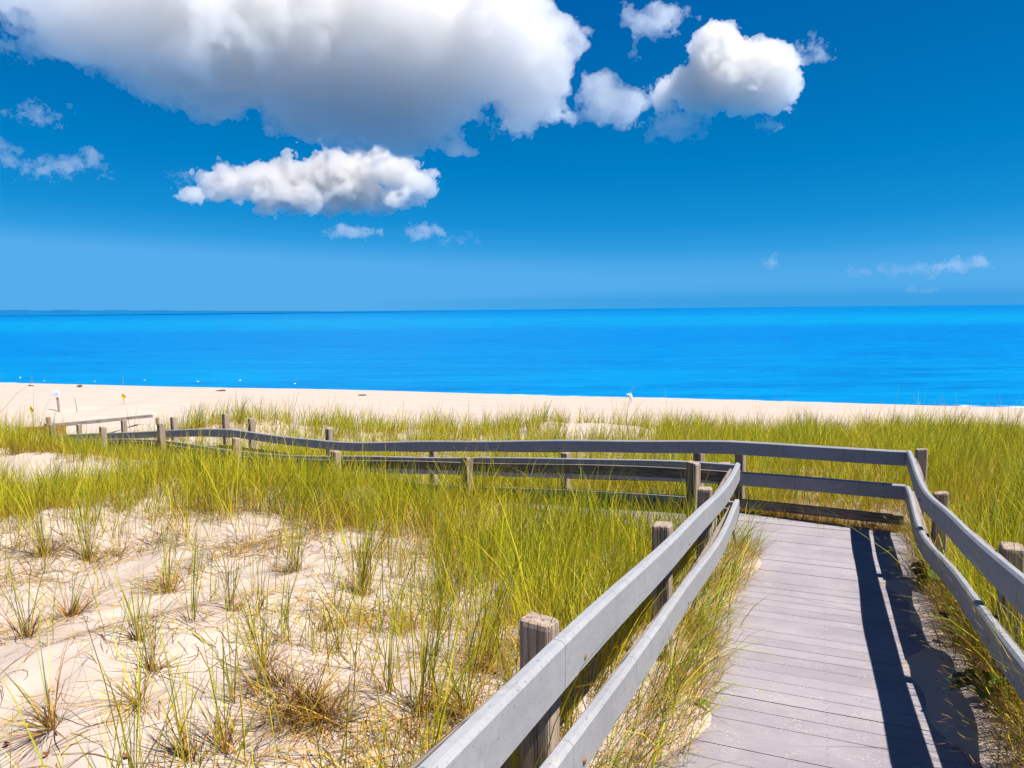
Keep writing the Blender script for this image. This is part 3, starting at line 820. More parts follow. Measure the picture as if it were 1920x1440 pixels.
# straw lying flat on the sand
def litter(name, x, y, r, label, lmin=.08, lmax=.42, wmin=.0018, wmax=.0048, mixd=None, lift=.004):
    n = len(x); L = r.uniform(lmin, lmax, n); az = r.uniform(0, 2 * math.pi, n)
    nseg = 5; t = np.linspace(0, 1, nseg + 1); curve = r.normal(0, 1.1, n)
    P = np.zeros((n, nseg + 1, 3)); X, Y = x.copy(), y.copy()
    for i in range(nseg + 1):
        if i:
            aa = az + curve * t[i]; X = X + np.cos(aa) * L / nseg; Y = Y + np.sin(aa) * L / nseg
        P[:, i, 0] = X; P[:, i, 1] = Y
    rise = r.uniform(0, .05, n) * (r.uniform(0, 1, n) < .4)
    P[:, :, 2] = ground(P[:, :, 0], P[:, :, 1]) + lift + rise[:, None] * np.sin(math.pi * t)[None, :]
    w = r.uniform(wmin, wmax, n); c = pick(r, n, mixd or dict(straw=.25, brown=.38, grey=.15, orange=.17, pale=.05))
    V = np.zeros((n, 2 * nseg + 1, 3)); C = np.zeros((n, 2 * nseg + 1, 3))
    for i in range(nseg):
        d = P[:, i + 1] - P[:, i]; q = np.stack([-d[:, 1], d[:, 0], r.normal(0, .4, n) * np.hypot(d[:, 0], d[:, 1])], -1); q /= np.linalg.norm(q, axis=1)[:, None]
        V[:, 2 * i] = P[:, i] - q * w[:, None] * .5; V[:, 2 * i + 1] = P[:, i] + q * w[:, None] * .5; C[:, 2 * i] = c; C[:, 2 * i + 1] = c
    V[:, -1] = P[:, -1]; C[:, -1] = c
    base = (np.arange(n) * (2 * nseg + 1))[:, None]
    Q = np.concatenate([base + np.array([2 * i, 2 * i + 1, 2 * i + 3, 2 * i + 2]) for i in range(nseg - 1)], 0); T = base + np.array([2 * nseg - 2, 2 * nseg - 1, 2 * nseg])
    return tag(link_mesh(name, mesh_np(name, V.reshape(-1, 3), Q, T, colors=C.reshape(-1, 3)), M['straw']), label, 'straw', kind='stuff')

r = np.random.default_rng(31)
x = r.uniform(-6.5, .2, 60000); y = r.uniform(1.6, 7.4, 60000)
s, t = st_of(x, y); k = (t < TL - .12) & (np.abs(x) < .75 * y + .8) & (r.uniform(0, 1, len(x)) < smooth(-.3, 1.1, patch(x * 1.6, y * 1.6)) * (.35 + .65 * smooth(-1.4, 0, poly_dist(BARE, x, y))))
litter('straw', x[k], y[k], r, 'dead grass stems strewn over the bare sand')

# dry fringe along the foot of the railings
def fringe(name, side, label, seed):
    r = np.random.default_rng(seed)
    if side < 0:
        N = 9500; s = r.uniform(.6, 6.9, N); t = TL - .02 + r.normal(0, .10, N) + .06 * np.sin(s * 2.2)
        k = (t > TL - .5) & (t < TL + .17); az = r.normal(-AXA - .1, 1.0, N); mixd = dict(straw=.5, pale=.22, orange=.18, brown=.10); Ls = (.06, .22)
    else:
        N = 13000; s = r.uniform(.6, 7.6, N); t = TR + .19 + r.normal(0, .12, N) + .05 * np.sin(s * 2.9)
        k = (t > TR - .05 + .08 * np.sin(s * 3.7)); az = r.normal(math.pi - AXA, 1.3, N); mixd = dict(straw=.34, brown=.34, orange=.22, grey=.10); Ls = (.10, .42)
    s, t, az = s[k], t[k], az[k]; n = len(s)
    p = AX[None, :] * s[:, None] + AR[None, :] * t[:, None]
    gr = r.uniform(0, 1, n) < (.09 if side < 0 else .12)
    L = np.where(gr, r.uniform(.25, .6, n), r.uniform(*Ls, n)); th0 = np.where(gr, r.uniform(.1, .6, n), r.uniform(.2, 1.2, n)); th1 = np.where(gr, r.uniform(.5, 1.8, n), r.uniform(.2, 1.4, n))
    c = pick(r, n, mixd); g = pick(r, n, dict(green=.4, lime=.45, yellow=.15)); c = np.where(gr[:, None], g, c)
    me = blades(name, np.c_[p, ground(p[:, 0], p[:, 1]) - .01], az, th0, th1, L, np.where(gr, r.uniform(.003, .006, n), r.uniform(.002, .004, n)), c * .9, c, seed=seed)
    return tag(link_mesh(name, me, M['grass']), label, 'grass', kind='stuff')
fringe('dry_grass', -1, 'dry straw grass matted along the foot of the sunlit railing', 41)
fringe('dry_grass', 1, 'brown dry grass matted along the foot of the shaded railing', 42)

# dead grass lying along the far edge of the landing
r = np.random.default_rng(52); n = 5200
f = r.uniform(0, 1, n); off = np.abs(r.normal(0, .16, n)) + .02
p = RC[None] + (FB - RC)[None] * f[:, None] - rcn[None] * off[:, None]
c = pick(r, n, dict(straw=.35, orange=.35, brown=.3)); gr = r.uniform(0, 1, n) < .08; c = np.where(gr[:, None], pick(r, n, dict(lime=.6, green=.4)), c)
me = blades('dry_grass', np.c_[p, np.maximum(ground(p[:, 0], p[:, 1]), -.06) - .01], r.uniform(0, 6.28, n), r.uniform(.2, 1.3, n), r.uniform(.2, 1.3, n), np.where(gr, r.uniform(.2, .5, n), r.uniform(.08, .3, n)), r.uniform(.002, .0045, n), c * .85, c, seed=53)
tag(link_mesh('dry_grass', me, M['grass']), 'rusty dead grass along the far edge of the landing', 'grass', kind='stuff')

# ---------------------------------------------------------------- single tufts on the bare sand
def gxy(x, y): return float(ground(np.array([float(x)]), np.array([float(y)]))[0])
def tuft(x, y, ng, h, nd, lean, label, seed, dead='mix', stubs=0, spread=.03, name='grass_tuft', cat='grass tuft', group='tufts of beach grass on the bare sand', dl=(.12, .34)):
    r = np.random.default_rng(1000 + seed); z = gxy(x, y)
    root = empty(name, (x, y, z)); tag(root, label, cat, group)
    def mk(nm, n, az, th0, th1, L, w, c0, c1, rad, mat):
        a = r.uniform(0, 2 * math.pi, n); q = np.abs(r.normal(0, rad, n))
        X, Y = x + np.cos(a) * q, y + np.sin(a) * q
        me = blades(nm, np.c_[X, Y, ground(X, Y) - .015], az(a), th0, th1, L, w, c0, c1, nseg=5, seed=seed * 7 + n)
        return link_mesh(nm, me, mat, root)
    nd = int(nd * 1.5)
    if ng:
        n = int(ng * 1.25); L = r.uniform(.6, 1.05, n) * h * 1.25; w = r.uniform(.0036, .0066, n)
        c1 = pick(r, n, dict(green=.22, lime=.48, olive=.10, yellow=.20)); c0 = pick(r, n, dict(orange=.4, straw=.3, olive=.3))
        mk('living_blades', n, lambda a: np.where(r.uniform(0, 1, n) < .55, lean[0] + r.normal(0, .5, n), a), np.abs(r.normal(lean[1], .12, n)), np.abs(r.normal(.22, .25, n)) + (r.uniform(0, 1, n) < .12) * r.uniform(.6, 1.4, n), L, w, c0, c1, spread * .6, M['grass'])
    if nd:
        n = nd; mixd = dict(mix=dict(straw=.2, brown=.5, grey=.08, orange=.22), pale=dict(straw=.5, pale=.35, orange=.15), dark=dict(brown=.65, grey=.25, orange=.1))[dead]
        c = pick(r, n, mixd); L = r.uniform(dl[0], dl[1], n)
        # dead leaves fall outwards and lie over the sand
        a0 = r.uniform(0, 6.28); flat = r.uniform(0, 1, n) < .6; mixz = r.uniform(0, 1, n) < .65
        mk('dead_leaves', n, lambda a: np.where(mixz, a0 + r.normal(0, .75, n), a + r.normal(0, .7, n)), np.where(flat, r.uniform(.9, 1.5, n), r.uniform(.15, .9, n)), np.where(flat, r.uniform(0, .35, n), r.uniform(.4, 1.5, n)), L, r.uniform(.0026, .0055, n), c * .8, c, spread * 1.1, M['straw'])
    if stubs:
        n = stubs; c = pick(r, n, dict(brown=.8, orange=.2)) * .75
        mk('stub_leaves', n, lambda a: np.full(n, lean[0]) + r.normal(0, .5, n), r.uniform(.05, .5, n), r.uniform(0, .1, n), r.uniform(.05, .13, n), r.uniform(.007, .013, n), c, c * 1.1, spread * 1.2, M['straw'])
    return root

E_, W_ = 0.0, math.pi
tuft(-1.85, 2.83, 6, .46, 60, (W_, .30), 'grass tuft with three tall blades leaning left over combed dead leaves in the lower corner', 1, stubs=4, dl=(.15, .45))
tuft(-1.70, 3.34, 11, .42, 34, (W_, .12), 'upright tuft with one long blade arching out flat over the sand', 2, stubs=7)
tuft(-1.61, 3.04, 5, .34, 90, (W_, .25), 'straw coloured tuft fanning its dead leaves down the sand like a skirt', 3, dead='pale', dl=(.15, .42))
tuft(-1.94, 3.70, 12, .52, 26, (W_, .22), 'tall tuft of orange based blades leaning back from a dark foot', 4, stubs=5)
tuft(-1.23, 3.11, 7, .50, 6, (W_, .10), 'slim clump of clean green blades standing straight out of bare sand', 5, spread=.016)
tuft(-1.20, 2.60, 6, .46, 46, (E_, .18), 'tuft with brown stubs and a few thin blades at the bottom edge of the sand', 6, dead='dark', stubs=9)
tuft(-1.12, 2.73, 7, .52, 52, (W_, .16), 'bottom edge tuft with a dark matted foot and one tall bent blade', 7, dead='dark', stubs=5)
tuft(-1.21, 3.45, 12, .44, 30, (W_, .18), 'tuft of crossing green blades on an orange brown foot', 8, stubs=6)
tuft(-.92, 3.08, 2, .30, 330, (E_, .2), 'largest heap of dead straw leaves on the sand, nearly without green', 9, dead='mix', spread=.10, dl=(.14, .36), name='dry_tuft', cat='dry grass')
tuft(-1.10, 3.27, 0, .3, 190, (E_, .2), 'dark brown clump of dead leaves beside the largest heap of straw', 10, dead='dark', spread=.06, stubs=8, dl=(.10, .26), name='dry_tuft', cat='dry grass')
tuft(-2.84, 4.61, 8, .42, 60, (E_, .12), 'tuft with a thick brown broken stem and grey leaves trailing over the sand', 11, stubs=9, dl=(.15, .5))
tuft(-2.70, 3.98, 14, .50, 50, (W_, .20), 'bushy olive tuft with a combed grey foot near the left end of the sand', 12, dl=(.15, .45))
tuft(-3.86, 5.96, 26, .70, 90, (W_, .12), 'big tuft with a dark hollow foot at the upper left end of the sand', 13, dead='dark', spread=.06)
tuft(-3.49, 5.96, 24, .66, 50, (W_, .16), 'leaning orange stemmed tuft next to the big dark footed one', 14, spread=.04)
tuft(-2.44, 5.11, 12, .60, 80, (E_, .10), 'tuft over a spreading grey mat of dead leaves in the middle of the sand', 15, dl=(.15, .42), spread=.05)
tuft(-1.67, 4.26, 14, .55, 24, (E_, .07), 'narrow upright tuft of tall clean blades with a pale foot', 16, spread=.035)
tuft(-1.81, 4.04, 9, .48, 18, (E_, .12), 'thin tuft of wide spaced blades with a small orange foot', 17)
tuft(-1.63, 5.41, 24, .62, 70, (E_, .14), 'dense tuft with a brown foot just below the edge of the thick grass', 18, dead='dark', spread=.05)
tuft(-1.09, 4.12, 0, .3, 16, (E_, .35), 'fan of short dark broken stems sticking out of the sand', 19, stubs=22, spread=.05, name='broken_stems', cat='dry grass')
tuft(-1.54, 4.36, 3, .45, 12, (E_, .1), 'single brown stub with a few thin blades beside the narrow upright tuft', 20, stubs=6)
tuft(-1.02, 4.86, 34, .68, 70, (E_, .10), 'vivid green tuft with the widest blades in the middle of the slope', 21, dead='dark', spread=.05)
tuft(-.57, 3.22, 12, .50, 8, (E_, .10), 'slender yellow green tuft with a reddish stalk close to the railing', 22, spread=.02)
tuft(-.41, 3.11, 26, .58, 60, (E_, .14), 'tall arching tuft with a brown foot beside the nearest railing post', 23, spread=.05)
tuft(-.14, 3.50, 26, .55, 60, (E_, .22), 'orange tinged tuft right behind the nearest railing post', 24, spread=.05, dead='pale')
tuft(-.53, 5.22, 28, .60, 90, (E_, .18), 'tuft over a grey brown mat of leaves below the thick grass', 25, spread=.07, dl=(.12, .36))
tuft(-.39, 5.40, 0, .3, 20, (E_, .3), 'small spray of dark broken stems in a pale gap of sand', 26, stubs=14, spread=.04, name='broken_stems', cat='dry grass')
tuft(-.79, 3.53, 5, .46, 14, (W_, .15), 'sparse tuft of four long thin blades with a rusty foot', 27)
tuft(-.21, 3.04, 12, .50, 40, (E_, .12), 'tuft half hidden behind the sunlit railing at the bottom', 28)
tuft(-.80, 3.00, 0, .3, 190, (E_, .2), 'brown drooping heap of dead leaves at the bottom of the sand', 29, dead='mix', spread=.06, dl=(.12, .34), name='dry_tuft', cat='dry grass')
tuft(-7.35, 17.2, 70, .62, 90, (E_, .1), 'tallest dark seeding grass clump on the dune hump, against the sea', 30, dead='dark', spread=.30, dl=(.3, .7), name='tall_grass_clump', cat='beach grass', group='single clumps on the dune crest')
# small sprouts between them that nobody would count
r = np.random.default_rng(8)
x = r.uniform(-6.4, -.2, 260); y = r.uniform(1.8, 6.6, 260); k = (poly_dist(BARE, x, y) < .15) & (np.abs(x) < .72 * y + .5) & (patch(x * 1.3, y * 1.3) > -.35)
x, y = x[k], y[k]; cnt = r.poisson(np.where(y > 4.6, 11, 5)); ii = np.repeat(np.arange(len(x)), cnt); n = len(ii)
dead_ = r.uniform(0, 1, n) < .62
X = x[ii] + r.normal(0, .03, n); Y = y[ii] + r.normal(0, .03, n)
c1 = np.where(dead_[:, None], pick(r, n, dict(straw=.3, brown=.4, grey=.3)), pick(r, n, dict(green=.35, lime=.45, yellow=.2)))
me = blades('sparse_grass', np.c_[X, Y, ground(X, Y) - .01], r.uniform(0, 6.28, n), np.where(dead_, r.uniform(.2, 1.3, n), np.abs(r.normal(.1, .15, n))), np.where(dead_, r.uniform(.2, 1.3, n), r.uniform(0, .6, n)),
            np.where(dead_, r.uniform(.08, .3, n), r.uniform(.22, .5, n)), r.uniform(.002, .0048, n), c1 * .9, c1, seed=9)
tag(link_mesh('sparse_grass', me, M['grass']), 'thin scattered sprouts of grass on the bare sand', 'grass', kind='stuff')

# ---------------------------------------------------------------- leafy weeds beside the boardwalk
M['leaf'] = mat_grass('weed_leaf', .25)
def weed(x, y, nleaf, size, label, seed, stem=.16, az0=W_):
    r = np.random.default_rng(300 + seed); z = gxy(x, y); root = empty('weed', (x, y, z)); tag(root, label, 'weed', 'leafy weeds at the edge of the boardwalk')
    sm = MB(); V, Q, C = [], [], []
    for i in range(nleaf):
        a = az0 + r.normal(0, 1.0); hgt = stem * r.uniform(.3, 1.0); lean = r.uniform(.2, .5)
        b = np.array([x, y, z - .01]); tip = b + np.array([math.cos(a) * hgt * lean, math.sin(a) * hgt * lean, hgt])
        sm.tube([b, (b + tip) / 2 + np.array([0, 0, .01]), tip], [.003, .0025, .0018], 5)
        # one lobed leaf, folded along its midrib
        L = size * r.uniform(.6, 1.15); W = L * r.uniform(.24, .34); el = r.uniform(-.1, .7); n = 9
        d = np.array([math.cos(a) * math.cos(el), math.sin(a) * math.cos(el), math.sin(el)]); sd_ = np.array([-math.sin(a), math.cos(a), 0]); up_ = np.cross(d, sd_)
        base = len(V); col_ = np.array((.05, .09, .009)) * r.uniform(.7, 1.6) + np.array((.05, .04, 0)) * r.uniform(0, 1)
        for j in range(n + 1):
            t = j / n; w = W * math.sin(math.pi * min(1, t * .92 + .06)) ** .8 * (1 + .28 * math.sin(t * 26))
            c = tip + d * L * t - np.array([0, 0, 1]) * L * .35 * t * t
            for sgn in (-1, 0, 1):
                V.append(c + sd_ * w * sgn + up_ * abs(sgn) * w * .35); C.append(col_)
        for j in range(n):
            for s_ in range(2):
                q = base + j * 3 + s_; Q.append((q, q + 1, q + 4, q + 3))
    sm.build('stem', mat_plain('weed_stem', (.12, .10, .03), .7), root)
    link_mesh('leaves', mesh_np('leaves', np.array(V), Q, colors=np.array(C)), M['leaf'], root)
weed(3.04, 5.30, 9, .13, 'dark leafy weed under the shaded railing at the middle of the ramp', 1)
weed(2.16, 3.25, 10, .12, 'largest bright leafy weed under the shaded railing near the bottom', 2)
weed(2.62, 4.25, 7, .10, 'small weed in dry grass midway along the shaded railing', 4)
weed(.84, 3.30, 2, .085, 'single lobed green leaf lying at the sandy edge of the boards', 3, .05, E_)

# ---------------------------------------------------------------- signs and stakes on the beach
M['sign'] = mat_plain('white_sign_face', (.70, .70, .72), .5, .3, .03)
M['signmark'] = mat_plain('faded_blue_print', (.30, .42, .66), .6, .2, .1)
M['signpost'] = mat_wood('grey_sign_post', [(.26, .22, .20), (.34, .30, .28), (.2, .17, .15)])
M['yellow'] = mat_plain('yellow_marker', (.62, .38, .006), .5, .3, .05)
M['stake'] = mat_plain('thin_stake', (.22, .18, .15), .8, .1)
def px_at(x, y, Y):
    d = sky_dir(x, y); return np.array([0, 0, 2.1]) + d * (Y / d[1])
x, y = -21.58, 35.2; z = gxy(x, y)
rt_ = empty('sign', (x, y, z)); tag(rt_, 'white notice sign on a grey wooden post on the open beach', 'sign')
mb = MB(); mb.tube([(x + .07, y, z - .3), (x + .02, y, z + .55), (x - .04, y, z + .98)], [.055, .052, .05], 8); mb.build('post', M['signpost'], rt_)
mb = MB(); mb.prism([(x - .17, y - .075), (x + .15, y - .075), (x + .15, y - .055), (x - .17, y - .055)], z + .68, z + 1.02); pn_ = mb.build('panel', M['sign'], rt_, bevel=.004)
mb = MB()
for x0, x1, h0, h1 in ((-.10, -.03, .83, .87), (.0, .09, .83, .88), (-.10, .06, .77, .785)): mb.prism([(x + x0, y - .079), (x + x1, y - .079), (x + x1, y - .0765), (x + x0, y - .0765)], z + h0, z + h1)
o = mb.build('lettering', M['signmark']); o.parent = pn_
def flag(x, y, px_h, label, w, h, up, seed):
    z = gxy(x, y); rt = empty('marker_flag', (x, y, z)); tag(rt, label, 'marker flag', 'yellow markers on the beach')
    mb = MB(); mb.tube([(x + .02, y, z - .3), (x, y, z + up + h)], .012, 6); mb.build('stake', M['stake'], rt)
    r_ = random.Random(seed); n = 7; vs, fs = [], []
    prof = [(0, .35), (.12, .8), (.3, 1.), (.55, .95), (.75, .6), (.92, .3), (1, .12)]
    for i, (t, k_) in enumerate(prof):
        for s_ in (-1, 1):
            for dy in (-.012, .012):
                vs.append((x + s_ * w * .5 * k_ + .015 * math.sin(t * 5), y + dy + .03 * s_ * math.sin(t * 4 + seed), z + up + h * t))
    for i in range(n - 1):
        a = i * 4; b = a + 4
        fs += [(a, a + 2, b + 2, b), (a + 1, b + 1, b + 3, a + 3), (a, b, b + 1, a + 1), (a + 2, a + 3, b + 3, b + 2)]
    fs += [(0, 1, 3, 2), ((n - 1) * 4, (n - 1) * 4 + 2, (n - 1) * 4 + 3, (n - 1) * 4 + 1)]
    mb = MB(); mb.add(vs, fs); mb.build('flag', M['yellow'], rt)
flag(-20.9, 39.9, 0, 'yellow marker flag standing on the beach farther along from the white sign', .22, .27, .30, 1)
flag(-20.9, 32.2, 0, 'yellow marker flag rising from the grass nearest to the last leg of the walk', .17, .27, .25, 2)
def stake(x, y, h, rad, label, tilt=0, cat='stake', up=None):
    z = gxy(x, y); 
    if z < SEA: z = SEA
    mb = MB(); mb.tube([(x + tilt, y, z - .3), (x + tilt * .5, y, z + h * .5), (x, y, z + h)], [rad, rad, rad * .8], 6)
    return tag(mb.build('stake', M['stake']), label, cat, 'thin stakes on the beach')
stake(-20.4, 34.6, .68, .016, 'thin leaning stake beside the white sign', .09)
stake(-45.0, 64.0, .85, .03, 'dark stake at the water in the far corner of the beach')
stake(-40.4, 62.6, .62, .015, 'faint thin stake at the water above the white sign')
stake(-31.5, 60.2, .75, .015, 'faint thin stake at the water above the yellow flag')

# ---------------------------------------------------------------- birds
M['white'] = mat_plain('white_feather', (.72, .72, .72), .7, .2, .03)
M['beak'] = mat_plain('pale_beak', (.45, .36, .22), .5)
def skin_body(name, verts, edges, radii, mat, parent):
    me = bpy.data.meshes.new(name); me.from_pydata(verts, edges, []); o = bpy.data.objects.new(name, me); col.objects.link(o)
    md = o.modifiers.new('skin', 'SKIN'); 
    for v, q in zip(me.skin_vertices[0].data, radii): v.radius = (q, q) if not isinstance(q, tuple) else q
    me.skin_vertices[0].data[0].use_root = True
    o.modifiers.new('sub', 'SUBSURF').render_levels = 2; o.modifiers['sub'].levels = 2
    dg = bpy.context.evaluated_depsgraph_get(); m2 = bpy.data.meshes.new_from_object(o.evaluated_get(dg)); m2.name = name
    bpy.data.objects.remove(o); m2.materials.clear(); m2.polygons.foreach_set('use_smooth', [True] * len(m2.polygons))
    return link_mesh(name, m2, mat, parent, Vector((0, 0, 0)))
BK = 1.55
# white bird on the beach, neck stretched out and one wing lifted
b0 = px_at(1181, 744.5, 42.); bz = gxy(b0[0], b0[1]); s_ = 20.6 / 1400.
rt_ = empty('bird', tuple(b0)); tag(rt_, 'white bird with outstretched neck and lifted wing standing on the beach beyond the dune', 'bird')
bd = skin_body('body', [tuple(v * BK for v in q_) for q_ in ((.045, 0, -.02), (.02, 0, .04), (-.01, .0, .085), (-.055, -.01, .115), (-.10, -.02, .10), (-.135, -.02, .085), (.07, .01, -.08))], [(0, 1), (1, 2), (2, 3), (3, 4), (4, 5), (0, 6)],
               [v * BK for v in (.055, .05, .025, .017, .020, .008, .02)], M['white'], rt_)
mb = MB(); mb.add([tuple(v * BK for v in q_) for q_ in ((.0, -.02, .03), (.075, -.03, -.03), (.085, -.02, .07), (.05, -.03, .15), (.015, -.03, .165), (.0, .02, .03), (.075, .03, -.03), (.085, .02, .07), (.05, .01, .15), (.015, .01, .165))],
       [(0, 1, 2, 3, 4), (9, 8, 7, 6, 5)] + [(i, 5 + i, 5 + (i + 1) % 5, (i + 1) % 5) for i in range(5)])
o = mb.build('wing', M['white'], bevel=.01); o.parent = bd
mb = MB()
for yy in (-.02, .02): mb.tube([(.08, yy * BK, -.10), (.09, yy * BK, -.16), (.06, yy * BK, min(-.2, bz - b0[2] - .02))], .011, 6)
o = mb.build('legs', M['beak']); o.parent = rt_
# gulls resting on the water along the shore: one built, the others copies
gx_ = [(38, 709, 70), (83, 715, 64.5), (178, 716, 64.5), (271, 713.5, 66), (371, 716, 66.5), (450, 714, 70), (553, 720, 64)]
glab = ['white gull on the water next to the dark stake', 'white gull just off the sand above the white sign', 'white gull at the water between the two faint stakes', 'gull off the beach above the yellow flag', 'brightest gull above the tall grass hump on the dune',
        'faint gull farthest out on the water', 'last gull along the shore, off the straight part of the beach']
proto = None
for (px_, py_, Y_), lab in zip(gx_, glab):
    p = px_at(px_, py_, 60); d = p - np.array([0, 0, 2.1]); t_ = (SEA + .05 - 2.1) / d[2]; p = np.array([0, 0, 2.1]) + d * t_
    if proto is None:
        proto = empty('gull', tuple(p)); parts = [skin_body('body', [(0, 0, .05), (-.14, 0, .06), (-.24, 0, .09), (.12, 0, .10), (.15, 0, .18), (.20, 0, .20)], [(0, 1), (1, 2), (0, 3), (3, 4), (4, 5)], [.09, .075, .02, .055, .04, .042], M['white'], proto)]
        mb = MB(); mb.tube([(.235, 0, .197), (.29, 0, .185)], [.014, .004], 6); o = mb.build('beak', M['beak']); o.parent = proto; parts.append(o)
        g = proto
    else:
        g = proto.copy(); col.objects.link(g)
        for ch in parts:
            c = ch.copy(); col.objects.link(c); c.parent = g
    g.location = Vector(p); g.rotation_euler = (0, 0, random.Random(lab).uniform(0, 6.28)); g.scale = (.42,) * 3
    tag(g, lab, 'gull', 'gulls on the water along the shore')

# ---------------------------------------------------------------- weed and driftwood washed up on the beach
M['weedclump'] = mat_plain('dark_seaweed', (.09, .065, .04), .9, .1, .4, 12)
def clump(x, y, w, h, label, seed):
    r_ = random.Random(seed); z = gxy(x, y); mb = MB(); w *= .7; h *= .75
    for i in range(16):
        a = r_.uniform(-.5, .5); l = w * r_.uniform(.25, .6); cx, cy = x + r_.uniform(-.4, .4) * w, y + r_.uniform(-.25, .25) * w
        mb.tube([(cx - l * .5 * math.cos(a), cy - l * .5 * math.sin(a), z), (cx, cy, z + h * r_.uniform(.4, 1)), (cx + l * .5 * math.cos(a), cy + l * .5 * math.sin(a), z - .01)], [h * .12, h * .28, h * .1], 6)
    return tag(mb.build('seaweed_clump', M['weedclump'], smooth=True), label, 'seaweed', 'seaweed clumps washed up on the beach')
clump(-36.9, 57.0, .55, .12, 'flat dark seaweed clump near the water in the far corner', 1)
clump(-32.5, 55.9, .5, .22, 'rounded dark seaweed clump above and right of the white sign', 2)
clump(-38.5, 50.5, .7, .10, 'thin seaweed clump at the edge of the picture on the beach', 3)
clump(-20.2, 51.5, .8, .12, 'seaweed clump on the pale beach beyond the grass hump', 4)
clump(-9.6, 47.5, .7, .11, 'seaweed clump on the beach behind the middle of the dune', 5)

# fallen reddish leaves in the near corner of the sand
M['redleaf'] = mat_plain('fallen_leaf', (.16, .045, .02), .7, .2, .3)
for i, (x, y, lab) in enumerate([(-1.97, 2.74, 'curled red brown fallen leaf at the corner edge of the sand'), (-1.74, 2.62, 'fallen red leaf below the leaning corner tuft'), (-1.42, 2.58, 'small brown fallen leaf on the sand between two bottom tufts')]):
    r_ = random.Random(i); z = gxy(x, y); L_, n = .024, 6; vs, fs = [], []; a = r_.uniform(0, 3)
    for j in range(n + 1):
        t = j / n; w_ = .012 * math.sin(math.pi * (t * .96 + .02))
        for s_ in (-1, 0, 1):
            u_ = (t - .5) * L_; vs.append((x + u_ * math.cos(a) - s_ * w_ * math.sin(a), y + u_ * math.sin(a) + s_ * w_ * math.cos(a), z + .006 + abs(s_) * .006 + .01 * (2 * t - 1) ** 2))
    for j in range(n):
        for s_ in (0, 1): q = j * 3 + s_; fs.append((q, q + 1, q + 4, q + 3))
    mb = MB(); mb.add(vs, fs); o = mb.build('fallen_leaf', M['redleaf'], smooth=True); tag(o, lab, 'leaf', 'fallen leaves on the sand')
    so = o.modifiers.new('thick', 'SOLIDIFY'); so.thickness = .0015

